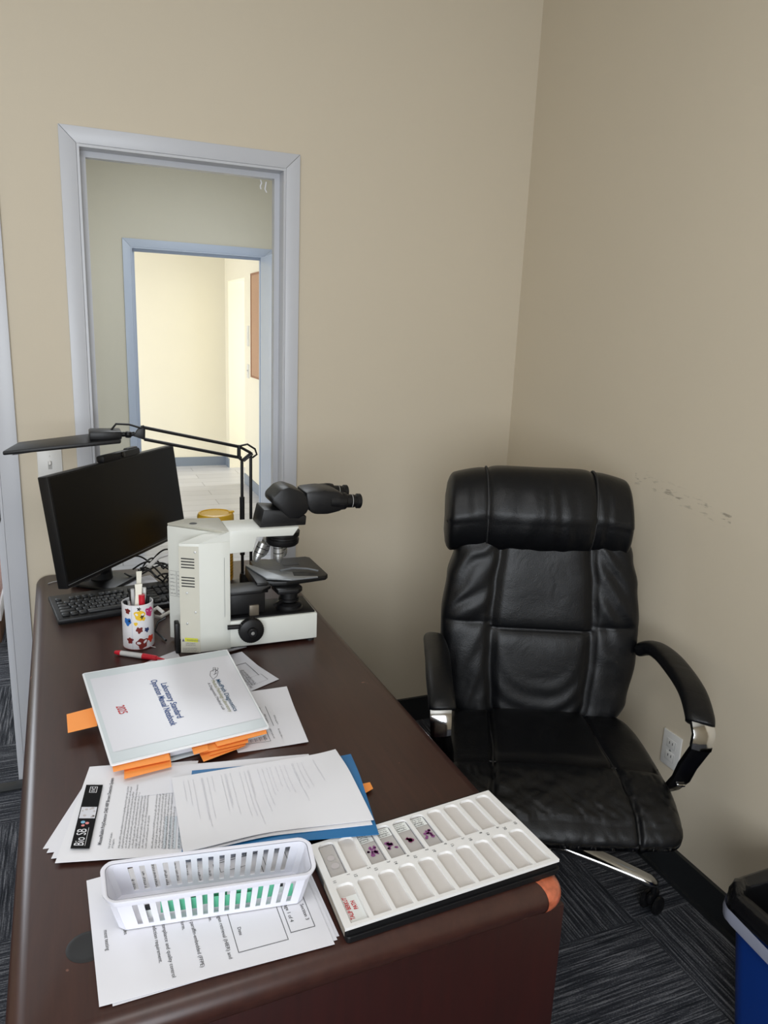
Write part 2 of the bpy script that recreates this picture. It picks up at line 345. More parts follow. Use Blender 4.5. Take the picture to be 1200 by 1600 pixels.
# ------------------------------------------------------------------ the room shell
H = 2.80
def wall_xz(name, m, y0, y1, x0, x1, openings, z1=H):
    """wall along X with door/window openings (xa, xb, za, zb)"""
    mb = MB(); x = x0
    for xa, xb, za, zb in sorted(openings):
        mb.b((x, y0, 0), (xa, y1, z1)); x = xb
        if za > 0: mb.b((xa, y0, 0), (xb, y1, za))
        mb.b((xa, y0, zb), (xb, y1, z1))
    mb.b((x, y0, 0), (x1, y1, z1)); return struct(name, mb, m)
def wall_yz(name, m, x0, x1, y0, y1, openings, z1=H):
    mb = MB(); y = y0
    for ya, yb, za, zb in sorted(openings):
        mb.b((x0, y, 0), (x1, ya, z1)); y = yb
        if za > 0: mb.b((x0, ya, 0), (x1, yb, za))
        mb.b((x0, ya, zb), (x1, yb, z1))
    mb.b((x0, y, 0), (x1, y1, z1)); return struct(name, mb, m)
XL = -4.0; YF = -4.2
DX0, DX1, DZ = -1.537, -.913, 2.050              # doorway behind the desk
LX0, LX1 = -2.76, -1.803                         # doorway at the left edge
wall_xz('wall_back', M['wall'], 0, .12, XL, .12, [(DX0, DX1, 0, DZ), (LX0, LX1, 0, DZ)])
wall_yz('wall_right', M['wall_r'], 0, .12, YF, 0, [])
wall_yz('wall_left', M['wall'], XL-.12, XL, YF, 0, [])
wall_xz('wall_front', M['wall'], YF-.12, YF, XL-.12, .12, [(-3.35, -1.35, .8, 2.4)])
struct('floor', MB().b((XL-.12, YF-.12, -.06), (.12, .02, 0)), M['carpet'])
struct('ceiling', MB().b((XL-.12, YF-.12, H), (.12, .12, H+.08)), M['ceil'])
wf = MB()
for a, c in (((-2.75, YF-.09, .8), (-.75, YF-.03, .85)), ((-2.75, YF-.09, 2.35), (-.75, YF-.03, 2.4)), ((-2.75, YF-.09, .85), (-2.70, YF-.03, 2.35)), ((-.80, YF-.09, .85), (-.75, YF-.03, 2.35)), ((-1.775, YF-.09, .85), (-1.725, YF-.03, 2.35))): wf.b((a[0]-.6, a[1], a[2]), (c[0]-.6, c[1], c[2]))
wf.use(M['trim']); wfo = wf.done('window_1', M['trim']); wfo['kind'] = 'structure'
MB_ = MB().b((-3.3, YF-.065, .85), (-1.4, YF-.058, 2.35)); pn = MB_.done('window_pane', M['pane'], wfo)
# vinyl baseboards
bb = MB(); bb.b((-.012, YF, 0), (0, -.0, .102)); bb.b((-.024, YF, 0), (-.012, 0, .012)); struct('baseboard_right', bb, M['base'])
bb = MB(); bb.b((-.866, -.012, 0), (-.012, 0, .102)); bb.b((-1.748, -.012, 0), (-1.580, 0, .102)); bb.b((XL, -.012, 0), (-2.84, 0, .102)); struct('baseboard_back', bb, M['base'])
# passage behind the doorway
wall_xz('wall_passage_back', M['wall_mid'], 2.98, 3.08, -4.0, .12, [(-1.19, -.285, 0, 2.035)])
wall_yz('wall_passage_right', M['wall_mid'], .0, .12, .12, 2.98, [])
wall_yz('wall_passage_left', M['wall_mid'], -4.12, -4.0, .0, 3.08, [])
wall_yz('wall_passage_divider', M['wall_mid'], -1.83, -1.72, .12, 2.98, [(.7, 1.7, .25, 1.95)])  # off-view opening added to go with the bluish passage fill
struct('floor_passage', MB().b((-1.72, .02, -.06), (.12, 3.0, 0)), M['tile'])
struct('floor_side_room', MB().b((-4.12, .02, -.06), (-1.72, 3.0, 0)), M['carpet'])
struct('ceiling_passage', MB().b((-4.12, .12, H), (.12, 3.08, H+.08)), M['ceil'])
# far room
wall_xz('wall_far', M['wall_far'], 5.93, 6.05, -3.1, .12, [])
wall_yz('wall_far_right', M['wall_far'], -.03, .09, 3.08, 5.93, [(4.90, 5.74, 0, 2.0)])
wall_yz('wall_far_left', M['wall_far'], -3.1, -3.0, 3.08, 5.93, [])
struct('floor_far', MB().b((-3.1, 3.0, -.06), (1.6, 6.0, 0)), M['tile'])
struct('ceiling_far', MB().b((-3.1, 3.08, H), (1.6, 6.0, H+.08)), M['ceil'])
al = MB(); al.b((.09, 5.74, 0), (1.5, 5.86, H)); al.b((.09, 4.78, 0), (1.5, 4.90, H)); al.b((1.4, 4.9, 0), (1.5, 5.74, H)); struct('wall_alcove', al, M['wall_far'])
bb = MB(); bb.b((-3.0, 5.918, 0), (-.03, 5.93, .10)); struct('baseboard_far', bb, M['base_far'])
bb = MB(); bb.b((-.042, 3.08, 0), (-.03, 4.9, .10)); bb.b((-.042, 5.74, 0), (-.03, 5.918, .10)); struct('baseboard_far_right', bb, M['base_far'])

def door_frame(name, m, x0, x1, zt, y0, y1, face=.046, proud=.013, both=True, stop=True):
    """hollow metal frame: mitred face on the wall, jamb lining and a stop"""
    mb = MB()
    for yy, sgn in (((y0, -1), (y1, 1)) if both else ((y0, -1),)):
        ya, yb = sorted((yy, yy+sgn*proud)); e = .0
        for poly in ([(x0-face, 0), (x0, 0), (x0, zt), (x0-face, zt+face)], [(x1, 0), (x1+face, 0), (x1+face, zt+face), (x1, zt)], [(x0-face+.001, zt+face), (x0+.001, zt), (x1-.001, zt), (x1+face-.001, zt+face)]):
            mb.prism([(p[0], p[1]) for p in poly], -yb, -ya, Matrix.Rotation(PI/2, 4, 'X'), bev=.0012)
    j = .008
    for a, c in (((x0+.0006, y0-proud+.0006, 0), (x0+j, y1+proud-.0006, zt)), ((x1-j, y0-proud+.0006, 0), (x1-.0006, y1+proud-.0006, zt)), ((x0+j, y0-proud+.0006, zt-j), (x1-j, y1+proud-.0006, zt-.0006))): mb.b(a, c)
    if stop:
        s = .017; ys, ye = y0+(y1-y0)*.36, y0+(y1-y0)*.62
        for a, c in (((x0+j, ys, 0), (x0+j+s, ye, zt-j)), ((x1-j-s, ys, 0), (x1-j, ye, zt-j)), ((x0+j+s, ys+.0004, zt-j-s), (x1-j-s, ye-.0004, zt-j))): mb.b(a, c)
    return struct(name, mb, m)
door_frame('door_2', M['trim'], DX0, DX1, DZ, 0, .12)
lf = door_frame('door_1', M['trim'], LX0, LX1, DZ, 0, .12, face=.054)
sp = MB().b((LX1-.016, .012, .925), (LX1-.0135, .040, 1.00), .001).done('strike_plate', M['brass'], lf)
door_frame('door_3', M['trim_blue'], -1.19, -.285, 2.035, 2.98, 3.08, face=.052)
struct('trim_1', MB().b((LX0, -.02, 0), (LX1, .03, .006), .002), M['base'])
# door leaf of the far doorway, standing open towards us
dl = thing('open_door_leaf', 'grey-blue door standing open against the far doorway in the passage', 'door', (-.30, 2.95, 0))
mb = MB(); mb.b((-.318, 2.07, .01), (-.275, 2.955, 2.025), .002); mb.done('door_panel', M['trim_blue'], dl)
mb = MB(); q = at_x(421, 702, -.33); hz = .99
mb.lathe([(0, 0), (.03, 0), (.03, .008), (.012, .012), (.012, .05), (0, .05)], axis((-.318, 2.14, hz), (-1, 0, 0))); mb.tube([(-.362, 2.14, hz), (-.366, 2.2, hz), (-.362, 2.26, hz-.004)], [.010, .010, .008])
mb.done('door_lever', M['steel'], dl)
# switches, outlet, cork board
def wall_plate(name, label, cat, o, x, n, wd=.072, ht=.110, kind='switch', m=M['white_plastic']):
    t = thing(name, label, cat, o); F = frame(o, x, z=n)
    mb = MB(); mb.rbox((0, 0, .003), (wd, ht, .006), .0025, F); mb.done('plate', m, t)
    if kind == 'switch':
        mb = MB(); mb.box((0, 0, .0062), (.011, .025, .001), F); mb.done('switch_slot', mat('slot_grey', (170, 168, 164), .5), t)
        mb = MB(); mb.rbox((0, .004, .011), (.008, .013, .012), .002, F @ Matrix.Rotation(-.35, 4, 'X')); mb.done('toggle', m, t)
    elif kind == 'rocker':
        mb = MB(); mb.rbox((0, 0, .007), (.033, .066, .004), .0015, F); mb.done('rocker', m, t)
    else:
        mb = MB(); mb.rbox((0, .02, .0065), (.034, .028, .002), .002, F); mb.rbox((0, -.02, .0065), (.034, .028, .002), .002, F)
        mb.use(M['black_matte']); [mb.box((sx*.006, sy*.02+.003, .0078), (.002, .008, .0006), F) for sx in (-1, 1) for sy in (-1, 1)]
        mb.mats.insert(0, m) if m not in mb.mats else None
        for f in mb.bm.faces: f.material_index = 0 if len(mb.mats) < 2 else (1 if f.calc_area() < 2e-5 and f.calc_center_median().length and abs((F.inverted() @ f.calc_center_median()).z-.0078) < .0005 else 0)
        mb.done('socket_face', None, t)
        mb = MB(); mb.lathe([(0, .0085), (.003, .008), (.003, .006)], F, 10); mb.done('cover_screw', M['steel'], t)
    for sy in ((-.03, .03) if kind == 'switch' else ()):
        mb = MB(); mb.lathe([(0, .0075), (.003, .007), (.003, .005)], F @ Matrix.Translation((0, sy, 0)), 10); mb.done('plate_screw', M['white_plastic'], t)
    return t
wall_plate('light_switch', 'white toggle light switch plate on the near wall left of the monitor', 'light switch', (-1.662, 0, 1.107), (1, 0, 0), (0, -1, 0))
wall_plate('wall_outlet', 'white outlet plate on the right wall seen past the chair arm', 'outlet', (0, -1.035, .39), (0, -1, 0), (-1, 0, 0), kind='outlet')
wall_plate('light_switch', 'upper white wall plate beside the cork board in the far room', 'light switch', (-.03, 4.73, 1.458), (0, -1, 0), (-1, 0, 0), .08, .19, kind='rocker')
wall_plate('light_switch', 'lower white switch plate beside the cork board in the far room', 'light switch', (-.03, 4.735, 1.127), (0, -1, 0), (-1, 0, 0), .08, .13)
cb = thing('cork_board', 'tall orange-tan cork board on the far room wall', 'board', (-.03, 4.1, 1.09))
MB().b((-.045, 3.66, 1.095), (-.032, 4.535, 2.005)).done('cork_panel', M['cork'], cb)
mb = MB()
for a, c in (((-.05, 3.65, 1.085), (-.03, 4.545, 1.1)), ((-.05, 3.65, 2.0), (-.03, 4.545, 2.015)), ((-.05, 3.65, 1.085), (-.03, 3.665, 2.015)), ((-.05, 4.53, 1.085), (-.03, 4.545, 2.015))): mb.b(a, c)
mb.done('board_frame', mat('brown_frame', (150, 100, 70), .5), cb)
# torn tape hanging from the doorway head
mb = MB()
for k in range(2):
    x = -.985+.016*k; z = 2.018-.004*k
    P = [[Vector((x+.004*j+(.003*math.sin(i*2+k)), .047-.003*i, z-.010*i-.004*k*(i > 1))) for j in range(2)] for i in range(4)]
    mb.grid(P)
tag(mb.done('torn_tape', M['paper']), 'scrap of torn white tape hanging at the top right of the doorway', 'tape')
# side room things seen past the left doorway
mb = MB(); mb.b((-2.45, 1.30, 0), (-1.975, 1.75, .12), .006); tag(mb.done('cardboard_box', M['cardboard']), 'brown cardboard box on the side room carpet at the left edge', 'box')
mb = MB(); mb.b((-2.42, 1.28, .121), (-1.968, 1.70, .20), .003); tag(mb.done('paper_ream', M['paper_warm']), 'stack of white paper on the brown box at the left edge', 'paper')
mb = MB(); mb.b((-2.44, 1.33, .201), (-1.975, 1.73, .58), .006); tag(mb.done('pink_carton', M['pink']), 'pinkish carton standing on the paper stack at the left edge', 'box')

# ------------------------------------------------------------------ the desk
def dx(x, y): return x + y*(-.0192)            # the desk stands a hair askew
def dyy(x, y): return y - (x-DR)*.03*(y/1.75)
DL, DR = -1.725, -.9476
desk = thing('office_desk', 'dark mahogany desk with a rounded front edge covered in papers', 'desk', (-1.33, -.9, 0))
def round_slab(mb, y0, y1, zt, th, rs, rf):
    """top: edges rolled over on the two long sides and the near end"""
    rows = []
    outl = []
    N = 7
    def prof(r):       # offset inward, z
        return [(r*(1-math.cos(a)), zt-r*(1-math.sin(a))) for a in [PI/2*k/6 for k in range(7)]][::-1]
    pr = prof(rs); cr = .035
    def loop(ins, z):
        pts = []
        L_, R_, yb, yf = DL+ins, DR-ins, y1-ins*.4, y0+ins
        r = max(cr-ins*.6, .01)
        for cx, cy, a0 in ((R_-r, yf+r, -PI/2), (R_-r, yb-r, 0), (L_+r, yb-r, PI/2), (L_+r, yf+r, PI)):
            for k in range(5):
                a = a0+PI/2*k/4; x, y = cx+r*math.cos(a), cy+r*math.sin(a); pts.append(Vector((dx(x, y), dyy(x, y), z)))
        return pts
    loops = [loop(i, z) for i, z in pr]
    bot = [loop(0, zt-th+rs), ] + [loop(rs*(1-math.cos(a)), zt-th+rs*(1-math.sin(a))) for a in [PI/2*k/5 for k in range(5, -1, -1)][1:][::-1][:0]]
    low = [loop(rs*(1-math.cos(a)), zt-th+rs*(1-math.sin(a))) for a in [PI/2*k/6 for k in range(7)]]
    allr = loops + low
    V = mb.grid(allr, True, True)
    mb.face(V[0]); mb.face(V[-1][::-1])
mb = MB(); round_slab(mb, -1.750, -.006, .75, .052, .025, .03); mb.done('desktop', M['desk'], desk, sharp=60)
# exposed end cap at the near right corner
mb = MB(); P = []
rs_, th_ = .025, .052
for q in range(15):
    a = PI*q/14; ins_ = rs_*(1-math.sin(a)); z = .75-th_/2+th_/2*math.cos(a)
    R_, yf = DR-ins_+.0012, -1.750+ins_-.0012; r = max(.035-ins_*.6, .01)+.0006; row = []
    for k in range(9):
        t = -PI/2+PI/2*k/8; x, y = R_-r+r*math.cos(t), yf+r+r*math.sin(t); row.append(Vector((dx(x, y), dyy(x, y), z)))
    row.insert(0, row[0]+Vector((-.004, 0, 0))); row.append(row[-1]+Vector((0, .012, 0)))
    P.append(row)
mb.grid(P); tag(mb.done('edge_cap', M['cap'], desk, sharp=0), 'chipped orange-brown corner where the veneer is gone', None)
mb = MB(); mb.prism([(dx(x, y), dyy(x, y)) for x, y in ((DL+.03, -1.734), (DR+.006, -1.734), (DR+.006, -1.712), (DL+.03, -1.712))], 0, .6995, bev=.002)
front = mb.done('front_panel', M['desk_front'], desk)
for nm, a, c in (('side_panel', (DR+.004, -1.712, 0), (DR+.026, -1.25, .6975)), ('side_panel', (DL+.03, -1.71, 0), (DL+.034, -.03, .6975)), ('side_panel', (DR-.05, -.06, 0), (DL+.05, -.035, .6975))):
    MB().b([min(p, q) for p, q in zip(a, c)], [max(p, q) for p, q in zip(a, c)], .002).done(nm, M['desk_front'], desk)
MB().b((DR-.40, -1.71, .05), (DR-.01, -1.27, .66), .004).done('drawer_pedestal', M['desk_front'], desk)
mb = MB(); g = at_z(133, 1480, .75)
mb.lathe([(0, .7506), (.018, .7507), (.021, .7512), (.025, .7511), (.027, .7502)], Matrix.Translation((g.x+.003, g.y, 0)), 32)
tag(mb.done('cable_grommet', M['black_matte'], desk), 'round black cable hole cover', None)

# ------------------------------------------------------------------ the leather chair
CY = .4219; CO = Vector((-.485, -1.11, 0))
cr_ = Vector((math.cos(CY), -math.sin(CY), 0)); cb_ = Vector((math.sin(CY), math.cos(CY), 0))
def cw(u, v, z): return CO + cr_*u + cb_*v + Vector((0, 0, z))
chair = thing('office_chair', 'black leather executive chair with padded headrest in the corner', 'chair', CO, -CY)
def sgn(x): return -1 if x < 0 else 1
def groove(d, w_): return math.exp(-(d/w_)**2)
def wr(p, s): return noise.noise(Vector(p)*s)
# backrest: horizontal slices
def back_center(t):      # t = 0 bottom .. 1 top : centre depth v and z
    z = .50+.52*t; v = .245+.085*t; return v, z
def back_half(t):
    # half-width along the height (narrow foot, wide shoulders at arm height, narrower under the headrest)
    import bisect
    ks = [(0, .232), (.12, .258), (.35, .277), (.55, .279), (.75, .268), (.9, .250), (1, .238)]
    for (a, x), (b, y) in zip(ks, ks[1:]):
        if t <= b: s_ = (t-a)/(b-a); s_ = s_*s_*(3-2*s_); return x+(y-x)*s_
    return ks[-1][1]
def build_backrest():
    mb = MB(); NZ, NA = 110, 150; P = []
    for i in range(NZ+1):
        t = i/NZ; v, z = back_center(t); hw = back_half(t)
        e = min(1, (t/.05)) if t < .05 else min(1, (1-t)/.05) if t > .95 else 1
        sc = math.sqrt(max(0, 1-(1-e)**2)) if e < 1 else 1
        row = []
        for k in range(NA):
            th = 2*PI*k/NA; c, s_ = math.cos(th), math.sin(th)
            x = sgn(c)*abs(c)**.62; y = sgn(s_)*abs(s_)**.62
            a = x; u = -.012+hw*(.55+.45*sc)*x
            T = .055*sc
            d = y*T
            if y < 0:      # front face
                # the sides wrap forward a little
                d += .020*(1-abs(a)**2) - .012
                seam = .505
                sl = abs(a)-seam
                pil = 0
                if abs(a) < seam:
                    q = a/seam; r_ = (t-.50)/.5
                    row_seam = .50
                    if t > row_seam: yy = (t-.76)/.27
                    else: yy = (t-.23)/.27
                    pil = .021*math.sqrt(max(0, 1-min(1, abs(q))**6))*math.sqrt(max(0, 1-min(1, abs(yy))**6))
                else:
                    yy = (t-.78)/.26 if t > .53 else (t-.25)/.29
                    qq = (abs(a)-.75)/.25
                    pil = .016*math.sqrt(max(0, 1-min(1, abs(qq))**4))*math.sqrt(max(0, 1-min(1, abs(yy))**6))
                # curved tucks in the lower centre panel
                wrk = 0
                if abs(a) < seam and t < .5:
                    rr = math.hypot(a*1.0, (t-.52)*1.35); wrk = .0017*math.sin(rr*46+wr((a*2, t*3, 1), 1)*3)*max(0, min(1, (rr-.30)*4))*max(0, 1-abs(q)**6)
                elif abs(a) > seam:
                    di = (t-.5)*2.4+abs(a)*1.7; wrk = .0021*math.sin(di*15+wr((a*3, t*4, 2), 1.3)*4)*max(0, 1-abs(qq)**2)*(.6+.4*(t > .5))
                else: wrk = .0006*wr((a*5, t*9, 3), 1)
                d -= (pil+wrk+.0015*wr((a*4, t*7, 5), 1)-.007*groove(abs(a)-seam, .03))*sc
            row.append(cw(u, v+d, z))
        P.append(row)
    V = mb.grid(P, True, True); mb.face(V[0]); mb.face(V[-1][::-1])
    return mb
bk = build_backrest().done('backrest', M['leather'], chair, sharp=0)
def back_front_pt(u, t, off=.0):
    """point close to the front skin, for the stitched seams"""
    v, z = back_center(t); a = (u+.012)/back_half(t)
    y = -(1-abs(a)**(1/.62*1.0))**.62 if abs(a) < 1 else 0
    d = y*.055 + .020*(1-a*a) - .012
    return cw(u, v+d-off, z)
for sx in (-1, 1):
    mb = MB(); mb.tube([back_front_pt(-.012+sx*.505*back_half(t), t, .0015) for t in [.04+.92*k/40 for k in range(41)]], .0030, 6); mb.done('seam_piping', M['thread'], bk)
    mb = MB(); mb.tube([back_front_pt(-.012+sx*back_half(.53-.02*k/12)*(.52+.44*k/12), .53-.02*k/12, .0015) for k in range(13)], .0022, 6); mb.done('seam_piping', M['thread'], bk)
mb = MB(); mb.tube([back_front_pt(-.012+.5*back_half(.5)*(k/10-1), .5, .0015) for k in range(21)], .0026, 6); mb.done('seam_piping', M['thread'], bk)
# headrest: vertical slices along its width
def build_headrest():
    mb = MB(); NU, NA = 110, 84; P = []
    for i in range(NU+1):
        a = -1+2*i/NU; e = (1-abs(a))/.085; sc = math.sqrt(max(0.0009, 1-(1-min(1, e))**2))
        u = -.034+.262*a
        drop = .030*max(0, (abs(a)-.55)/.45)**1.5        # ends slope down
        seam = .56
        if abs(a) < seam: pil = .014*math.sqrt(max(0, 1-abs(a/seam)**8))
        else: pil = .008*math.sqrt(max(0, 1-min(1, abs((abs(a)-.79)/.235))**4))
        h = (.106+pil*.9)*(.45+.55*sc); T = (.062+pil)*sc
        zc = 1.082-drop*.5; vc = .312+.012*abs(a)
        row = []
        for k in range(NA):
            th = 2*PI*k/NA; c, s_ = math.cos(th), math.sin(th)
            x = sgn(c)*abs(c)**.75; y = sgn(s_)*abs(s_)**.8
            z = zc+h*y-drop*(y > 0)*.4; v = vc+T*x+.030*y*(y > 0)-.0
            if x < 0:
                f = (1-abs(y)**3)
                v -= (.0030*(math.sin(a*27+5*wr((a*2.5, z*4, 0), 1))*abs(wr((a*3, z*2, 8), 1.2))*2.4)*f*(.4+.6*abs(y)) + .0018*wr((a*6, z*14, 4), 1))*sc
                v -= .016*(1-y*y)*(1 if y > 0 else .8)
            row.append(cw(u, v, z))
        P.append(row)
    V = mb.grid(P, True, True); mb.face(V[0]); mb.face(V[-1][::-1]); return mb
hr = build_headrest().done('headrest', M['leather'], chair, sharp=0)
for sx in (-1, 1):
    mb = MB(); pts = []
    for k in range(25):
        th = PI*.28+PI*1.30*k/24; c, s_ = math.cos(th), math.sin(th); x = sgn(c)*abs(c)**.75; y = sgn(s_)*abs(s_)**.8
        a = sx*.56; v = .312+.012*.56+(.063)*x+.030*y*(y > 0)-(.016*(1-y*y)*(1 if y > 0 else .8) if x < 0 else 0)
        pts.append(cw(-.034+.262*a+sx*.004*y, v-.001, 1.082+.113*y))
    mb.tube(pts, .0032, 6); mb.done('seam_piping', M['thread'], hr)
# outer back shell
mb = MB(); P = []
for i in range(13):
    t = i/12; v, z = back_center(t*1.12); hw = back_half(min(1, t))*.93
    P.append([cw(-.012+hw*math.sin(-PI/2+PI*j/12), v+.045+.022*math.cos(-PI/2+PI*j/12), z) for j in range(13)])
mb.grid(P); mb.done('back_shell', M['leather'], chair)
# seat: slices across the width, profile in depth/height
def seat_half(v):          # half-width by depth
    return .268+.014*math.cos(min(1, abs(v+.06)/.27)*PI/2)-(.03*max(0, (v-.1)/.16)**2)
def build_seat():
    mb = MB(); NU, NA = 130, 150; P = []
    prof = []
    def sp_(a):
        # closed profile (v,z) param by angle; top nearly flat, front rolls over
        c, s_ = math.cos(a), math.sin(a)
        return sgn(c)*abs(c)**.55, sgn(s_)*abs(s_)**.62
    for i in range(NU+1):
        a = -1+2*i/NU; e = (1-abs(a))/.16; sc = math.sqrt(max(.0009, 1-(1-min(1, e))**2))
        row = []
        for k in range(NA):
            x, y = sp_(2*PI*k/NA)
            L_ = .262*(.80+.20*sc)
            v = -.005+L_*x-.012*(1-a*a)*(x < 0)*abs(x)**3
            u = -.012+seat_half(v)*a
            z = .470+.062*sc*y
            if y > 0:
                z += .014*(1-a*a)*(1-x*x)
                z -= .010*(1-(a)**2)*max(0, 1-((v-.03)/.14)**2)         # sat-in hollow
                z += -.018*max(0, (-v-.10)/.16)**2
                # panel structure: centre insert + bolsters + front roll
                seam = .50+.10*max(0, -v/.26); sa = abs(a)-seam
                g1 = groove(sa, .022); g2 = groove((v+.075), .009)*(1 if abs(a) < seam+.35 else 0)
                z -= .011*g1*sc+.010*g2*sc
                if abs(a) < seam and v > -.075: z += .008*math.sqrt(max(0, 1-abs(a/seam)**6))
                wrk = .0030*wr((a*3.5, v*14, 2), 1.5)
                if -.25 < v < -.09: wrk += (.013*min(.2, abs(wr((a*3.6+v*16, v*9, 7), 1.7)))**.7+.012*min(.2, abs(wr((a*4.4-v*19, v*11, 9), 1.6)))**.7)*min(1, (-.085-v)*25)
                z += wrk*sc
            if x < -.7:
                v -= .0025*abs(wr((a*6, z*22, 3), 1.6))*sc*(y > -.3)
                v -= -.006*groove(abs(a)-(.60), .02)
            row.append(cw(u, v, z))
        P.append(row)
    V = mb.grid(P, True, True); mb.face(V[0]); mb.face(V[-1][::-1]); return mb
st_ = build_seat().done('seat', M['leather'], chair, sharp=0)
for sx in (-1, 1):
    mb = MB(); pts = []
    for k in range(26):
        v = .17-.40*k/25; se = .50+.10*max(0, -v/.26)
        x = max(-1, min(1, (v+.005)/.262)); zz = .470+.062*(1-abs(x)**(1/.55*1.0))**.62 if abs(x) < 1 else .47
        a = sx*se; z = zz+.014*(1-a*a)*(1-x*x)-.010*(1-a*a)*max(0, 1-((v-.03)/.14)**2)-.018*max(0, (-v-.10)/.16)**2-.0055
        pts.append(cw(-.012+seat_half(v)*a, v, z))
    mb.tube(pts, .0028, 6); mb.done('seam_piping', M['thread'], st_)
mb = MB(); pts = []
for k in range(41):
    a = -.94+1.88*k/40; v = -.075+.020*max(0, abs(a)-.5)**1.2*2; x = (v+.005)/.262
    zz = .470+.062*(1-abs(x)**(1/.55))**.62; z = zz+.014*(1-a*a)*(1-x*x)-.010*(1-a*a)*max(0, 1-((v-.03)/.14)**2)-.0062-.004*abs(a)**6
    pts.append(cw(-.012+seat_half(v)*a*.99, v, z))
mb.tube(pts, .0026, 6); mb.done('seam_piping', M['thread'], st_)
# seat pan, mechanism, gas lift
mb = MB(); mb.rbox((-.01, 0, .404), (.42, .40, .014), .006, Matrix.Translation(CO) @ Matrix.Rotation(-CY, 4, 'Z')); mb.done('seat_pan', M['black_matte'], chair)
mb = MB(); mb.rbox((0, .06, .375), (.16, .24, .05), .012, Matrix.Translation(CO) @ Matrix.Rotation(-CY, 4, 'Z')); mb.tube([cw(.05, .05, .375), cw(.20, .03, .372)], .005); mb.done('tilt_mechanism', M['black'], chair)
HU, HV = .026, .195
mb = MB(); mb.lathe([(0, .37), (.014, .37), (.014, .25), (.026, .25), (.028, .13), (0, .13)], Matrix.Translation(cw(HU, HV, 0)), 20); mb.done('gas_lift', M['black'], chair)
# arms: padded top and curved bracket
def build_arm(sx):
    # path of the pad from the back edge, curving out and forwards
    if sx > 0: path = [(.258, .235, .712), (.288, .205, .735), (.306, .15, .741), (.315, .06, .737), (.315, -.04, .728), (.308, -.115, .705), (.303, -.135, .690)]
    else: path = [(-.298, .235, .700), (-.312, .205, .728), (-.310, .15, .738), (-.306, .06, .738), (-.305, -.04, .730), (-.300, -.115, .708), (-.298, -.135, .690)]
    pts = [Vector(p) for p in path]; fine = []
    for i in range(len(pts)-1):
        p0 = pts[max(i-1, 0)]; p1 = pts[i]; p2 = pts[i+1]; p3 = pts[min(i+2, len(pts)-1)]
        for k in range(6):
            t = k/6; fine.append(.5*((2*p1)+(-p0+p2)*t+(2*p0-5*p1+4*p2-p3)*t*t+(-p0+3*p1-3*p2+p3)*t**3))
    fine.append(pts[-1])
    mb = MB(); P = []; n = len(fine)
    for i, p in enumerate(fine):
        t = i/(n-1); e = min(1, t/.08, (1-t)/.06+.0); sc = math.sqrt(max(.02, 1-(1-e)**2))
        tg = (fine[min(i+1, n-1)]-fine[max(i-1, 0)]).normalized(); sd = tg.cross(Vector((0, 0, 1))).normalized(); up = sd.cross(tg)
        w_ = (.024+.009*min(1, t*2.2))*sc; h_ = .019*sc
        row = []
        for k in range(20):
            a = 2*PI*k/20; x, y = sgn(math.cos(a))*abs(math.cos(a))**.75, sgn(math.sin(a))*abs(math.sin(a))**.75
            q = p+sd*(w_*x)+up*(h_*y); row.append(cw(q.x, q.y, q.z))
        P.append(row)
    V = mb.grid(P, True, True); mb.face(V[0]); mb.face(V[-1][::-1]); mb.done('armrest_pad', M['leather'], chair, sharp=0)
    # seam bead along the pad underside
    mb = MB(); mb.tube([cw(q.x+(.030*sx*.0), q.y, q.z-.019) for q in fine[3:]], .004, 6); mb.done('armrest_seam', M['thread'], chair)
    # bracket: flat bar down from the pad front to under the seat
    s_ = 1 if sx > 0 else -1
    fx = .308 if sx > 0 else -.302
    bar = [(fx, -.128, .700), (fx+.0*s_, -.152, .676), (fx-.002*s_, -.150, .640), (fx-.016*s_, -.128, .580), (fx-.020*s_, -.112, .535), (fx-.030*s_, -.092, .500), (fx-.050*s_, -.060, .440), (fx-.09*s_, -.03, .420), (fx-.15*s_, .0, .412)]
    def strip(rng, m, nm, hw=.0, th=.0):
        mb = MB(); P = []
        for i in rng:
            p = Vector(bar[i]); tg = (Vector(bar[min(i+1, len(bar)-1)])-Vector(bar[max(i-1, 0)])).normalized()
            sd = Vector((1, 0, 0)) if i < 6 else Vector((0, 0, 1)); sd = (sd-tg*sd.dot(tg)).normalized(); nn = tg.cross(sd)
            ww = (.024, .024, .023, .022, .021, .017, .012, .008, .007)[i]+hw; tt = (.006 if i < 7 else .014)+th
            P.append([cw(*(p+sd*ww*a+nn*tt*b)) for a, b in ((-1, -1), (-.4, -1.35), (.4, -1.35), (1, -1), (1, 1), (.4, 1.35), (-.4, 1.35), (-1, 1))])
        V = mb.grid(P, True, True); mb.face(V[0]); mb.face(V[-1][::-1]); return mb.done(nm, m, chair, sharp=50)
    strip(range(0, 3), M['chrome'], 'armrest_bracket', .001, .001)
    strip(range(2, 9), M['black_gloss'], 'armrest_post')
M['black_gloss'] = mat('gloss_black_metal', (10, 10, 12), .18, spec=.6)
build_arm(1); build_arm(-1)
# chrome foot of the right armrest post
mb = MB(); mb.rbox((.288, -.112, .520), (.022, .016, .008), .003, Matrix.Translation(CO) @ Matrix.Rotation(-CY, 4, 'Z')); mb.done('armrest_bolt_plate', M['chrome'], chair)
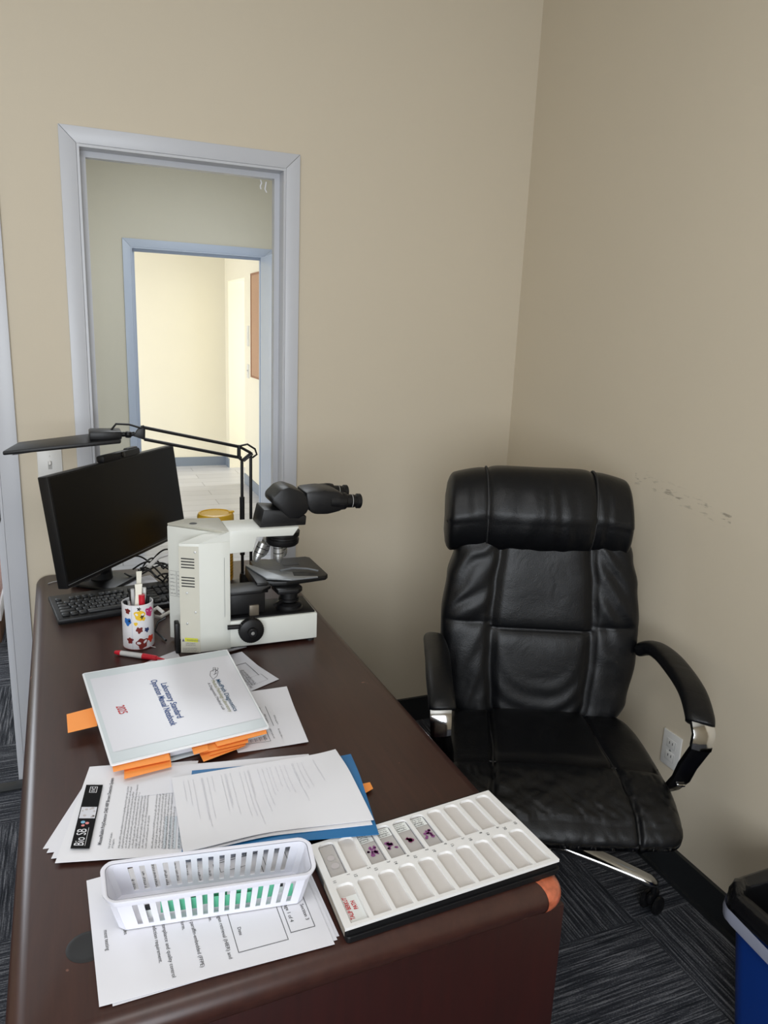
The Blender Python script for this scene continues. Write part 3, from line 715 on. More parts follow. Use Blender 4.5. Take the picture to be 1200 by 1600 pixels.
# five star base
hub = cw(HU, HV, 0)
mb = MB(); mb.lathe([(0, .155), (.034, .155), (.04, .145), (.042, .10), (.036, .085), (0, .085)], Matrix.Translation(hub), 24); mb.done('base_hub', M['chrome'], chair)
for k in range(5):
    ang = math.radians(-46 + 72*k)    # world heading of the leg seen under the seat
    d = Vector((math.cos(ang), math.sin(ang), 0)); sd = Vector((-d.y, d.x, 0))
    mb = MB(); P = []
    for i in range(15):
        t = i/14; r = .03+.315*t; z = .128-.040*t**1.4; hw = .037-.017*t; hh = .021-.007*t
        if i == 14: hw *= .55; hh *= .6
        c0 = hub+d*r+Vector((0, 0, z))
        P.append([c0+sd*(hw*math.cos(a))+Vector((0, 0, hh*(math.sin(a) if math.sin(a) < 0 else abs(math.sin(a))**.7))) for a in [2*PI*q/16 for q in range(16)]])
    V = mb.grid(P, True, True); mb.face(V[0]); mb.face(V[-1][::-1]); mb.done('base_leg', M['chrome'], chair, sharp=0)
    tip = hub+d*.335
    mb = MB(); mb.tube([tip+Vector((0, 0, .082)), tip+Vector((0, 0, .052))], .008); 
    hd = Vector((math.cos(ang+1.1), math.sin(ang+1.1), 0))
    mb.rbox((0, 0, .046), (.050, .018, .030), .008, Matrix.Translation(tip) @ Matrix.Rotation(ang+1.1, 4, 'Z'))
    cst = mb.done('caster', M['black'], chair)
    ax = Vector((-hd.y, hd.x, 0))
    for s_ in (-1, 1):
        mb = MB(); mb.lathe([(0, -.009), (.020, -.009), (.0265, -.004), (.0265, .004), (.020, .009), (0, .009)], axis(tip+ax*s_*.018+Vector((0, 0, .027)), ax), 20); mb.done('wheel', M['black'], cst)

# ------------------------------------------------------------------ bin
bn = thing('waste_bin', 'blue plastic waste bin lined with a black bag beside the baseboard', 'bin', (-.17, -1.70, 0))
def rrect(cx, cy, hx, hy, r, n=8):
    pts = []
    for sx, sy, a0 in ((1, 1, 0), (-1, 1, PI/2), (-1, -1, PI), (1, -1, 3*PI/2)):
        for k in range(n): a = a0+PI/2*k/(n-1); pts.append((cx+sx*(hx-r)+r*math.cos(a), cy+sy*(hy-r)+r*math.sin(a)))
    return pts
BX, BY, BHX, BHY = -.160, -1.722, .140, .195
mb = MB(); P = [[Vector((x, y, z)) for x, y in rrect(BX, BY, BHX-i, BHY-i, .05)] for i, z in ((.035, 0), (.0, .385), (-.004, .386), (-.004, .395), (.004, .396), (.040, .01))]
V = mb.grid(P, True, True); mb.face(V[0][::-1]); mb.face(V[-1]); mb.done('bin_body', M['bin'], bn, sharp=50)
rnd = random.Random(3)
mb = MB(); P = []
for i, (ins, z) in enumerate(((-.010, .356), (-.012, .366), (-.011, .388), (-.006, .405), (.006, .408), (.016, .385), (.022, .32), (.030, .22), (.045, .08))):
    row = []
    for k, (x, y) in enumerate(rrect(BX, BY, BHX-ins, BHY-ins, .05, 26)):
        wv = .010*noise.noise(Vector((x*34, y*34, z*9)))+.004*noise.noise(Vector((x*90, y*90, z*30))); dz = .016*noise.noise(Vector((x*14, y*14, 3)))*(1 if 0 < i < 6 else 0)-(.05*(BY-y+.1) if i < 2 else 0)*0
        nx, ny = x-BX, y-BY; L_ = math.hypot(nx, ny); row.append(Vector((x+nx/L_*wv, y+ny/L_*wv, z+dz+(.006*math.sin(k*1.7) if i == 0 else 0))))
    P.append(row)
mb.grid(P, True, True); tag(mb.done('bin_liner', M['bag'], bn, sharp=0), 'black bag folded over the rim', None)
mb = MB(); P = []
for i, (ins, z) in enumerate(((-.0135, .352), (-.015, .338), (-.0135, .322))):
    P.append([Vector((x+.002*noise.noise(Vector((x*60, y*60, z*20))), y, z+.10*(y-BY-.1)+.010*noise.noise(Vector((x*20, y*20, i))))) for x, y in rrect(BX, BY, BHX-ins, BHY-ins, .05, 14)])
mb.grid(P, True, True); tag(mb.done('bag_edge', M['bag_white'], bn, sharp=0), 'grey-white edge of an under bag showing below the black one', None)

# ------------------------------------------------------------------ microscope
sc_ = thing('microscope', 'white laboratory microscope with black eyepieces standing on the desk', 'microscope', (-1.2, -.69, .75))
YN = -.760
mb = MB(); mb.prism([(-1.38, -.648), (-1.297, -.722), (-1.262, YN+.002), (-1.243, YN), (-1.243, -.630), (-1.33, -.612)], .758, 1.060, bev=.002)
col_ = mb.done('column', M['scope'], sc_)
mb = MB(); mb.prism([(-1.379, -.648), (-1.297, -.722), (-1.262, YN+.002), (-1.2455, YN), (-1.2455, -.622), (-1.33, -.612)], 1.0605, 1.0667, bev=.0015); mb.done('top_cover', M['scope_top'], sc_)
# little hole in the top cover
mb = MB(); mb.lathe([(0, 1.0668), (.007, 1.0668), (.009, 1.0672), (.010, 1.0667)], Matrix.Translation((-1.318, -.668, 0)), 16); mb.done('accessory_socket', M['black_matte'], sc_)
# side face with the control panel
mb = MB(); mb.prism([(-1.364, -.748), (-1.319, -.7635), (-1.262, -.7625), (-1.243, -.7605), (-1.243, -.73), (-1.30, -.71)], .757, 1.040, bev=.0015)
# sloping shoulder up to the arm
mb.add([(-1.364, -.748, 1.040), (-1.319, -.7635, 1.040), (-1.243, -.7605, 1.040), (-1.243, -.71, 1.040), (-1.30, -.71, 1.040), (-1.243, -.7605, 1.0655), (-1.243, -.71, 1.0655), (-1.262, -.722, 1.0655)],
       [(1, 2, 5), (0, 1, 5, 7), (2, 3, 6, 5), (0, 7, 4), (4, 7, 6, 3), (5, 6, 7), (0, 4, 3, 2, 1)])
mb.done('side_housing', M['scope'], sc_)
# cream rear panel with the vents; faces the camera's left
pa, pb = Vector((-1.3645, -.7485, 0)), Vector((-1.3195, -.764, 0)); pd = (pb-pa).normalized(); pn_ = Vector((pd.y, -pd.x, 0)); PW = (pb-pa).length
if pn_.y > 0: pn_ = -pn_
PF = frame(pa+Vector((0, 0, .757))+pn_*.0002, pd, z=pn_)      # local: x along, y up? (y = z cross x)
def pf(x, z_, o=0): return pa+pd*x+pn_*(.0005+o)+Vector((0, 0, .757+z_))
mb = MB(); mb.add([pf(0, 0), pf(PW, 0), pf(PW, .276), pf(0, .276), pf(0, 0, -.004), pf(PW, 0, -.004), pf(PW, .276, -.004), pf(0, .276, -.004)], [(0, 1, 2, 3), (4, 7, 6, 5), (0, 4, 5, 1), (1, 5, 6, 2), (2, 6, 7, 3), (3, 7, 4, 0)]); vp = mb.done('rear_panel', M['scope_cream'], sc_)
for z0 in (.222, .174):
    mb = MB()
    for k in range(4): zc = z0+.0075*k; mb.add([pf(.005, zc, .0004), pf(.037, zc-.002, .0004), pf(.037, zc+.001, .0004), pf(.005, zc+.003, .0004)], [(0, 1, 2, 3)])
    mb.done('vent_grille', M['black_matte'], vp)
for x, z_ in ((.039, .262), (.018, .158), (.038, .108), (.017, .078)):
    mb = MB(); mb.lathe([(0, .0025), (.0025, .002), (.003, 0)], frame(pf(x, z_, .0003), pd, z=pn_), 10); mb.done('panel_screw', M['steel'], vp)
mb = MB(); mb.add([pf(.010, .030, .0005), pf(.042, .028, .0005), pf(.042, .038, .0005), pf(.010, .040, .0005)], [(0, 1, 2, 3)]); wl = mb.done('warning_label', M['dgreen'], vp)
def fl(x, y): return pf(x, y, .0009)
mb = MB(); add_text(mb, 'WARNING', .0065, fl, (.014, .0315), -.03); 
r5 = random.Random(5)
for k in range(2): greek(mb, fl, .012, .024-.0045*k, .038, .0026, r5)
for k in range(3): greek(mb, fl, .004, .011-.004*k, .044, .0026, r5)
mb.add([fl(.003, .030), fl(.009, .030), fl(.006, .038)], [(0, 1, 2)]); mb.done('printed_text', M['print_mid'], vp)
# rating table on the far pillar's rear face
qa, qb = Vector((-1.38, -.648, 0)), Vector((-1.297, -.722, 0)); qd = (qb-qa).normalized(); qn = Vector((qd.y, -qd.x, 0)); qn = qn if qn.y < 0 else -qn
def qf(x, z_): return qa+qd*x+qn*.0008+Vector((0, 0, .757+z_))
mb = MB(); rectline(mb, qf, .004, .118, .024, .186, .0005); rectline(mb, qf, .026, .118, .046, .186, .0005)
for k in range(6): greek(mb, qf, .006, .124+.010*k, .022, .004, r5); greek(mb, qf, .028, .124+.010*k, .042, .004, r5)
mb.done('rating_table', M['print_mid'], col_)
# fine seam on the side face
mb = MB(); mb.b((-1.258, YN-.0032, .845), (-1.2575, YN-.0025, 1.0)); mb.done('panel_seam', M['print_mid'], sc_)
# arm
XZ = Matrix.Rotation(PI/2, 4, 'X')     # (x, y)->(x, z), extrusion towards -Y
def slab_xz(poly, ya, yb, bev=.002):
    mb = MB(); mb.prism(poly, -max(ya, yb), -min(ya, yb), XZ, bev); return mb
slab_xz([(-1.245, 1.008), (-1.186, 1.010), (-1.176, 1.046), (-1.083, 1.044), (-1.067, 1.0665), (-1.245, 1.0665)], YN, -.655, .0015).done('arm', M['scope'], sc_)
# base with black deck
mb = MB(); mb.b((-1.300, YN, .758), (-1.015, -.630, .829), .003); bs = mb.done('base', M['scope'], sc_)
MB().b((-1.242, YN+.006, .829), (-1.020, -.636, .8335), .0015).done('base_deck', M['black'], sc_)
mb = MB()
for x in (-1.285, -1.03):
    for y in (-.745, -.645): mb.lathe([(0, .7502), (.011, .7502), (.011, .759), (0, .759)], Matrix.Translation((x, y, 0)), 14)
mb.b((-1.29, YN+.012, .753), (-1.022, -.642, .759)); mb.done('rubber_foot', M['black_matte'], sc_)
# black stage carrier on the column
mb = MB(); mb.b((-1.243, -.742, .838), (-1.150, -.655, .895), .004); mb.prism([(-1.243, -.75), (-1.16, -.75), (-1.13, -.72), (-1.13, -.68), (-1.243, -.68)], .893, .902, bev=.002)
mb.done('stage_carrier', M['black'], sc_)
mb = MB(); mb.b((-1.192, -.748, .834), (-1.168, -.735, .862), .001); mb.done('filter_holder', mat('tan_metal', (120, 112, 100), .4, .5), sc_)
# stage plate
mb = MB(); mb.prism([(-1.150, -.700), (-1.085, -.712), (-.972, -.694), (-.962, -.680), (-.966, -.520), (-.976, -.508), (-1.14, -.508)], .893, .906, bev=.003); stg = mb.done('stage', M['black'], sc_)
MB().b((-1.06, -.58, .9062), (-1.015, -.565, .9066)).done('stage_aperture', M['black_matte'], stg)
# specimen holder
mb = MB(); mb.prism([(-1.135, -.690), (-1.075, -.716), (-1.000, -.712), (-1.000, -.706), (-1.060, -.690), (-1.055, -.655), (-1.085, -.640), (-1.12, -.62), (-1.155, -.56), (-1.165, -.565)], .908, .912, bev=.0008)
mb.tube([(-1.085, -.64, .913), (-1.05, -.635, .916), (-1.01, -.645, .914), (-.985, -.665, .912)], .0025, 6); mb.done('specimen_holder', M['grease'], sc_)
mb = MB(); mb.b((-1.165, -.712, .880), (-1.135, -.56, .908), .002); mb.done('stage_rail', M['black'], sc_)
# condenser and field lens
T = Matrix.Translation((-1.078, -.705, 0))
mb = MB(); mb.prism([(-1.115, -.735), (-1.06, -.738), (-1.045, -.72), (-1.05, -.68), (-1.12, -.68)], .878, .892, bev=.003)
mb.lathe([(0, .893), (.024, .893), (.024, .878), (.026, .877), (.026, .872), (.0235, .871), (.0235, .860), (.027, .859), (.027, .853), (.022, .852), (.0, .852)], T, 28); mb.tube([(-1.10, -.72, .856), (-1.125, -.745, .856)], .005); cdn = mb.done('condenser', M['black'], sc_)
mb = MB(); mb.lathe([(0, .840), (.016, .840), (.021, .846), (.024, .848), (.034, .843), (.034, .836), (.038, .833)], T, 28); mb.done('field_lens', M['black'], sc_)
mb = MB(); mb.lathe([(0, .8415), (.013, .8412)], T, 20); mb.done('lens_glass', M['black_gloss'], sc_)
# coaxial focus knob on the near side
F = axis((-1.195, YN-.001, .808), (0, -1, 0))
mb = MB(); mb.lathe([(0, .0), (.020, 0), (.020, .008), (.031, .009), (.031, .026), (.028, .028), (0, .028)], F, 36)
for k in range(36):
    a = 2*PI*k/36; mb.box((.0312*math.cos(a), .0312*math.sin(a), .017), (.0016, .0016, .015), F)
kn = mb.done('focus_knob', M['black'], sc_)
mb = MB(); mb.lathe([(0, .028), (.012, .028), (.012, .038), (.010, .040), (0, .040)], F, 20); fk = mb.done('fine_knob', M['black'], kn)
mb = MB(); mb.lathe([(0, .0405), (.0045, .0402), (.005, .0395)], F, 14); mb.done('knob_screw', M['steel'], fk)
mb = MB(); mb.tube([(-1.252, YN-.006, .817), (-1.21, YN-.008, .816)], .006); mb.done('tension_lever', M['black'], sc_)
# nosepiece and objectives
NX, NYY = -1.115, -.705
mb = MB(); mb.lathe([(0, 1.046), (.044, 1.046), (.043, 1.034), (.040, 1.031), (.040, 1.026), (.043, 1.025), (.042, 1.014), (.036, 1.008), (0, 1.008)], axis((NX-.012, NYY, 0), (.03, 0, 1)) , 36)
nose = mb.done('nosepiece', M['black'], sc_)
for k, (dxx, dyy, tx_, ty_) in enumerate(((.010, -.012, .04, 0), (-.028, -.006, -.42, .0), (-.010, .022, -.2, .35), (.022, .016, .3, .25))):
    o = Vector((NX-.006+dxx, NYY+dyy, 1.016)); d = Vector((tx_, ty_, -1)).normalized(); A = axis(o, d, (0, 1, 0))
    mb = MB(); mb.use(M['chrome_s'] if 'chrome_s' in M else M['steel']); 
    mb.lathe([(.0, 0), (.0125, 0), (.0125, .036), (.0105, .038), (.0105, .043), (.006, .052), (.004, .054), (0, .054)], A, 24)
    ob = mb.done('objective_lens', M['steel'], nose)
    mb = MB(); mb.lathe([(.0127, .012), (.0129, .013), (.0127, .014)], A, 24); mb.lathe([(.0127, .026), (.0129, .027), (.0127, .028)], A, 24); mb.done('engraved_ring', M['black'], ob)
# viewing head
slab_xz([(-1.166, 1.067), (-1.047, 1.067), (-1.045, 1.090), (-1.060, 1.094), (-1.105, 1.108), (-1.155, 1.112)], -.748, -.662, .002).done('head_mount', M['black'], sc_)
mb = MB(); A = axis((-1.095, -.752, 1.124), (0, 1, 0)); 
mb.prism([(-1.135, 1.128), (-1.090, 1.086), (-1.065, 1.084), (-1.045, 1.098), (-1.034, 1.120), (-1.040, 1.140), (-1.060, 1.156), (-1.092, 1.168), (-1.112, 1.163), (-1.134, 1.142)], .662, .752, XZ, .006)
mb.done('head_hinge', M['black'], sc_)
ed = Vector((1, 0, -.055)).normalized()
mb = MB(); mb.prism([(-1.045, 1.120), (-1.038, 1.103), (-1.025, 1.094), (-.990, 1.092), (-.958, 1.098), (-.942, 1.106), (-.942, 1.140), (-.960, 1.152), (-1.000, 1.158), (-1.050, 1.154)], .660, .756, XZ, .009)
hb = mb.done('binocular_body', M['black'], sc_)
for yy, zz, xo in ((-.738, 1.124, 0), (-.660, 1.132, -.010)):
    A = axis((-.962+xo, yy, zz), ed)
    mb = MB(); mb.lathe([(0, -.02), (.021, -.02), (.0225, .0), (.0225, .022), (.0215, .024), (.0175, .026), (.0175, .046), (.0165, .048), (.0160, .052), (.0195, .055), (.0195, .064), (.017, .066), (.012, .063), (0, .060)], A, 28)
    for k in range(24): a = 2*PI*k/24; mb.box((.0226*math.cos(a), .0226*math.sin(a), .010), (.001, .001, .014), A)
    e_ = mb.done('eyepiece', M['black'], sc_)
    mb = MB(); mb.lathe([(0, .0635), (.011, .0635), (.0115, .065)], A, 20); mb.done('eye_lens', M['black_gloss'], e_)
    mb = MB(); mb.lathe([(.0177, .040), (.0178, .0405), (.0177, .041)], A, 24); mb.done('white_ring', M['silver'], e_)
mb = MB(); mb.b((-1.377, -.744, .752), (-1.3655, -.715, .832), .003); mb.done('power_inlet', M['black'], sc_)

# ------------------------------------------------------------------ monitor
MW, MH = .595, .292; my = .9234; mt = .136
TL = CAM + px_ray(73, 745)*1.85
mwd = Vector((math.cos(my), math.sin(my), 0)); mn0 = Vector((math.sin(my), -math.cos(my), 0))
mdn = mn0*math.sin(mt) - Vector((0, 0, 1))*math.cos(mt); mn = mwd.cross(-mdn).normalized()
if mn.dot(mn0) < 0: mn = -mn
MF = Matrix(((mwd.x, -mdn.x, mn.x, TL.x), (mwd.y, -mdn.y, mn.y, TL.y), (mwd.z, -mdn.z, mn.z, TL.z), (0, 0, 0, 1)))   # x right, y up, z to viewer, origin top-left
mc = MF @ Vector((MW/2, -MH/2, -.06))
mon = thing('computer_monitor', 'black computer monitor switched off, turned sideways on the desk', 'monitor', (mc.x, mc.y, .75))
mb = MB(); mb.rbox((MW/2, -MH/2, -.014), (MW, MH, .030), .003, MF); mb.rbox((MW/2, -MH/2, -.040), (MW*.6, MH*.6, .03), .010, MF); hs = mb.done('monitor_housing', M['black'], mon)
mb = MB(); mb.box((MW/2, -MH/2+.006, .0013), (MW-.012, MH-.022, .0012), MF); mb.done('screen', M['screen'], mon)
mb = MB(); mb.box((MW/2, -MH+.0095, .0014), (MW-.010, .0012, .0012), MF); mb.done('bezel_line', M['grease'], mon)
mb = MB(); [mb.rbox((.045+.045*k, -MH-.003, -.012), (.018, .005, .012), .001, MF) for k in range(3)]; mb.done('control_button', M['dk'], mon)
neck_top = MF @ Vector((MW*.42, -MH*.55, -.06)); foot = Vector((-1.53, -.125, .75))
mb = MB(); mb.tube([neck_top, neck_top+Vector((-.02, .0, -.06)), Vector((foot.x, foot.y, .80)), Vector((foot.x, foot.y, .765))], [.022, .026, .03, .034], 14); mb.done('stand_neck', M['black'], mon)
mb = MB(); mb.rbox((foot.x+.01, foot.y-.01, .757), (.15, .15, .012), .006, rot=my); mb.done('stand_base', M['black'], mon)
wc = thing('webcam', 'small black webcam clipped on top of the monitor', 'webcam', MF @ Vector((MW*.53, .012, -.01)))
mb = MB(); mb.rbox((MW*.52, .0095, -.004), (MW*.30, .020, .026), .006, MF); mb.done('webcam_body', M['black'], wc)
mb = MB(); mb.lathe([(0, .012), (.006, .012), (.008, .011), (.009, .0)], MF @ Matrix.Translation((MW*.52, .010, 0)), 16); mb.done('lens', M['black_gloss'], wc)
mb = MB(); mb.rbox((MW*.50, -.002, -.036), (.05, .03, .006), .002, MF); mb.rbox((MW*.62, .018, -.004), (.05, .012, .018), .004, MF); mb.done('mounting_clip', M['dk'], wc)

# ------------------------------------------------------------------ keyboard
KA = math.radians(9.5); KO = Vector((-1.652, -.471, .75))
kb = thing('keyboard', 'black full-size keyboard on the desk under the monitor', 'keyboard', KO, KA)
KM = Matrix.Translation(KO) @ Matrix.Rotation(KA, 4, 'Z') @ Matrix.Rotation(math.radians(4), 4, 'X')
KWd, KD = .425, .172
mb = MB(); mb.rbox((KWd/2, KD/2, .010), (KWd, KD, .016), .004, KM); mb.done('keyboard_case', M['black'], kb)
rows = [(.016, [1.25, 1.25, 1.25, 6.25, 1.25, 1.25, 1.25, 1.25]), (.035, [2.25]+[1]*10+[2.75]), (.054, [1.75]+[1]*11+[2.25]), (.073, [1.5]+[1]*12+[1.5]), (.092, [1]*13+[2]), (.120, [1, -1, 1, 1, 1, 1, -.5, 1, 1, 1, 1, -.5, 1, 1, 1, 1])]
U_ = .0181
for y0, ws in rows:
    x = .012
    for k_ in ws:
        if k_ < 0: x += -k_*U_; continue
        mb = MB(); mb.rbox((x+k_*U_/2, y0+.008, .021), (k_*U_-.003, .0155, .007), .0018, KM, seg=1); mb.done('key', M['key'], kb, sharp=0)
        x += k_*U_
mb = MB()
for r_, y0 in enumerate((.016, .035, .054, .073, .092, .120)):
    for k_ in range(7):
        if k_ == 3 or (r_ in (2, 1) and k_ < 3 and not (r_ == 1 and k_ == 1)): continue
        mb.rbox((.292+k_*U_, y0+.008, .021), (.0157, .0155, .007), .0018, KM, seg=1)
mb.done('keypad', M['key'], kb, sharp=0)

# ------------------------------------------------------------------ cables behind the cup
def wander(p, q, n, amp, seed, z0=.756, hump=.03):
    r = random.Random(seed); p, q = Vector(p), Vector(q); d = (q-p); s_ = Vector((-d.y, d.x, 0)).normalized()
    ph = [r.uniform(0, 6.28) for _ in range(4)]; out = []
    for i in range(n+1):
        t = i/n; o = sum(math.sin(t*PI*(k+1.5)+ph[k])*amp/(k+1) for k in range(3))
        out.append(Vector((p.x+d.x*t+s_.x*o, p.y+d.y*t+s_.y*o, z0+abs(math.sin(t*PI*2+ph[3]))*hump)))
    return out
ends = [((-1.43, -.10), (-1.25, -.27)), ((-1.42, -.08), (-1.25, -.30)), ((-1.43, -.18), (-1.26, -.20)), ((-1.41, -.12), (-1.25, -.14)), ((-1.40, -.07), (-1.27, -.30)), ((-1.42, -.21), (-1.26, -.24)), ((-1.42, -.22), (-1.25, -.28)), ((-1.43, -.05), (-1.25, -.08))]
descr = ['thin black cable in the tangle nearest the monitor stand', 'thin black cable looping through the middle of the tangle', 'black cable crossing the tangle towards the yellow jar', 'black cable running along the back of the tangle', 'black cable dropping forward across the tangle', 'long black cable at the far side of the tangle', 'black cable lying nearest the pen cup', 'black cable at the very back of the desk']
for i, ((p, q), lb) in enumerate(zip(ends, descr)):
    mb = MB(); mb.tube(wander((*p, 0), (*q, 0), 40, .035, 20+i, .756+.004*i, .035), .0028, 8)
    tag(mb.done('cable', M['black']), lb, 'cable', 'black cables tangled behind the pen cup')
mb = MB(); mb.tube([(-1.40, -.19, .80), (-1.36, -.165, .830), (-1.31, -.16, .842), (-1.275, -.19, .825), (-1.255, -.24, .79), (-1.265, -.29, .764)], .0065, 12)
tag(mb.done('white_cable', M['white_plastic']), 'thick white cable arching over the black tangle', 'cable')
mb = MB(); mb.tube([(-1.388, -.575, .80), (-1.402, -.56, .81), (-1.416, -.545, .795), (-1.41, -.53, .775), (-1.39, -.50, .758), (-1.36, -.46, .756)], .005, 10)
tag(mb.done('white_cable', M['white_plastic']), 'short white cable loop at the rear of the microscope', 'cable')
mb = MB(); mb.tube([(-1.385, -.60, .795), (-1.405, -.60, .785), (-1.415, -.61, .765), (-1.40, -.63, .755), (-1.392, -.66, .756)], .003, 8)
tag(mb.done('cable', M['black']), 'short black lead hanging behind the microscope beside the pen cup', 'cable')
def flat(name, pts, z, m, th=.0006): 
    mb = MB(); mb.prism([(p[0], p[1]) for p in pts], z, z+th); return mb.done(name, m)
tag(flat('paper_scrap', [(-1.49, -.14), (-1.38, -.10), (-1.36, -.19), (-1.45, -.22)], .7505, M['paper']), 'white paper scrap lying under the cable tangle', 'paper')

# ------------------------------------------------------------------ yellow jar
JX, JY = -1.182, -.19
jar = thing('specimen_jar', 'yellow plastic jar with a round lid behind the microscope', 'jar', (JX, JY, .75))
T = Matrix.Translation((JX, JY, 0))
mb = MB(); mb.lathe([(0, .751), (.052, .751), (.054, .756), (.054, .928), (.051, .937), (0, .937)], T, 40); jb = mb.done('jar_body', M['yellow_body'], jar)
mb = MB(); mb.lathe([(.050, .935), (.0565, .937), (.0575, .942), (.0575, .964), (.054, .972), (.047, .974), (.045, .971), (0, .971)], T, 40); mb.rbox((JX+.048, JY-.01, .976), (.018, .012, .006), .002); mb.done('lid', M['yellow'], jar)
def jf(x, y): a = -PI*.42+x/.0545; return Vector((JX+.0545*math.cos(a), JY+.0545*math.sin(a), .768+y))
mb = MB(); [greek(mb, jf, .0, .010*k, .075, .005, r5) for k in range(13)]; mb.done('printed_text', M['print'], jb)

# ------------------------------------------------------------------ desk lamp
LY = -.30
lamp = thing('desk_lamp', 'black swing-arm desk lamp reaching over the monitor', 'lamp', (-1.108, LY, .75))
def L3(x, y, dy=0): 
    p = at_y(x, y, LY+dy); return p
hC = [Vector((-1.762, -.365, 1.212)), Vector((-1.730, -.255, 1.219)), Vector((-1.462, -.255, 1.250)), Vector((-1.466, -.365, 1.238))]
up = Vector((.11, 0, -1)).normalized()
mb = MB(); vt = [p for p in hC]; vb = [p+Vector((0, 0, -.012)) for p in hC]
b2 = bmesh.new(); A_ = [b2.verts.new(p) for p in vt]; B_ = [b2.verts.new(p) for p in vb]; b2.faces.new(A_); b2.faces.new(B_[::-1])
for i in range(4): b2.faces.new((A_[i], B_[i], B_[(i+1) % 4], A_[(i+1) % 4]))
bmesh.ops.recalc_face_normals(b2, faces=b2.faces[:]); bmesh.ops.bevel(b2, geom=b2.edges[:], offset=.004, segments=2, affect='EDGES', profile=.5); b2.verts.index_update()
mb.add([v.co.copy() for v in b2.verts], [[v.index for v in f.verts] for f in b2.faces]); b2.free()
hd_ = mb.done('lamp_head', M['black'], lamp)
mb = MB(); mb.rbox((-1.505, -.31, 1.246), (.085, .075, .024), .005, Matrix.Identity(4)); mb.done('driver_box', M['black'], hd_)
mb = MB(); mb.add([p+Vector((0, 0, -.0135)) for p in [hC[0]+Vector((.02, .01, .0)), hC[1]+Vector((.02, -.01, 0)), hC[2]+Vector((-.09, -.01, 0)), hC[3]+Vector((-.09, .01, 0))]], [(0, 1, 2, 3)]); mb.done('light_diffuser', M['paper_thin'], hd_)
mb = MB(); mb.tube([(-1.465, LY, 1.243), (-1.452, LY, 1.243)], .007); mb.lathe([(.0, -.010), (.008, -.008), (.011, 0), (.008, .008), (0, .010)], Matrix.Translation((-1.443, LY, 1.242)), 16); mb.tube([(-1.443, LY, 1.242), (-1.425, LY, 1.244)], .006); mb.done('ball_joint', M['black'], lamp)
mb = MB(); mb.prism([(-1.430, 1.238), (-1.398, 1.226), (-1.396, 1.262), (-1.405, 1.268), (-1.418, 1.256)], -LY-.008, -LY+.008, XZ, .002); mb.done('head_bracket', M['black'], lamp)
eL = [Vector((-1.400, LY, 1.262)), Vector((-1.400, LY, 1.228))]; eR = [Vector((-1.120, LY, 1.199)), Vector((-1.120, LY, 1.166))]
for a, c in zip(eL, eR): mb = MB(); mb.tube([a, c], .0048, 8); mb.done('forearm_bar', M['black'], lamp)
mb = MB()
for sy in (-.010, .010):
    for a, c in (((-1.128, 1.202), (-1.128, 1.166)), ((-1.128, 1.202), (-1.090, 1.180)), ((-1.128, 1.166), (-1.116, 1.158)), ((-1.116, 1.158), (-1.088, 1.180))): mb.tube([(a[0], LY+sy, a[1]), (c[0], LY+sy, c[1])], .0038, 8)
mb.done('elbow_bracket', M['black'], lamp)
for (x0, z0), (x1, z1) in (((-1.119, 1.162), (-1.119, .80)), ((-1.092, 1.178), (-1.092, .80))):
    mb = MB(); mb.tube([(x0, LY, z0), (x1, LY, z1)], .0048, 8); mb.done('lower_arm_bar', M['black'], lamp)
mb = MB(); mb.tube([(-1.119, LY, 1.045), (-1.119, LY, .86)], .0078, 10); mb.done('tension_sleeve', M['black'], lamp)
mb = MB(); mb.tube([(-1.49, LY-.01, 1.255), (-1.475, LY-.01, 1.274), (-1.44, LY-.01, 1.272), (-1.41, LY-.01, 1.262), (-1.400, LY-.01, 1.268)], .003, 8); mb.tube([(-1.128, LY-.012, 1.205), (-1.105, LY-.014, 1.210), (-1.082, LY-.014, 1.195), (-1.076, LY-.012, 1.178), (-1.090, LY-.012, 1.168)], .003, 8); mb.done('lamp_cord', M['black'], lamp)
mb = MB(); mb.lathe([(0, .800), (.02, .800), (.022, .79), (.022, .768), (.055, .764), (.060, .758), (.060, .7505), (0, .7505)], Matrix.Translation((-1.106, LY, 0)), 28); mb.done('lamp_base', M['black'], lamp)

# ------------------------------------------------------------------ pen cup
CX, CYc, CR = -1.458, -.652, .0385
cup = thing('pen_cup', 'white pen cup printed with colourful blobs', 'cup', (CX, CYc, .75))
CUP_H = .118
mb = MB(); mb.lathe([(0, .7502), (CR*.96, .7502), (CR, .753), (CR, .75+CUP_H), (CR-.002, .75+CUP_H+.001), (CR-.003, .75+CUP_H), (CR-.003, .756), (0, .756)], Matrix.Translation((CX, CYc, 0)), 48); cpb = mb.done('cup_body', M['cup'], cup)
mb = MB(); mb.lathe([(CR+.0002, .7510), (CR+.001, .7518), (CR+.0002, .7528)], Matrix.Translation((CX, CYc, 0)), 48); mb.done('base_rim', M['c_maroon'], cup)
cam_a = math.atan2(CAM.y-CYc, CAM.x-CX)
def cf(x, y): a = cam_a+x/CR; return Vector((CX+(CR+.0004)*math.cos(a), CYc+(CR+.0004)*math.sin(a), .75+y))
def blob(mb, cx, cy, r, seed, spiky=.25, n=26):
    rr = random.Random(seed); ks = [rr.uniform(.6, 1.4) for _ in range(9)]
    pts = []
    for k in range(n):
        a = 2*PI*k/n; q = r*(1+spiky*math.sin(a*5+seed)*ks[k % 9]+.12*math.sin(a*3)); pts.append(cf(cx+q*math.cos(a), cy+q*math.sin(a)))
    mb.add([cf(cx, cy)]+pts, [(0, 1+k, 1+(k+1) % n) for k in range(n)])
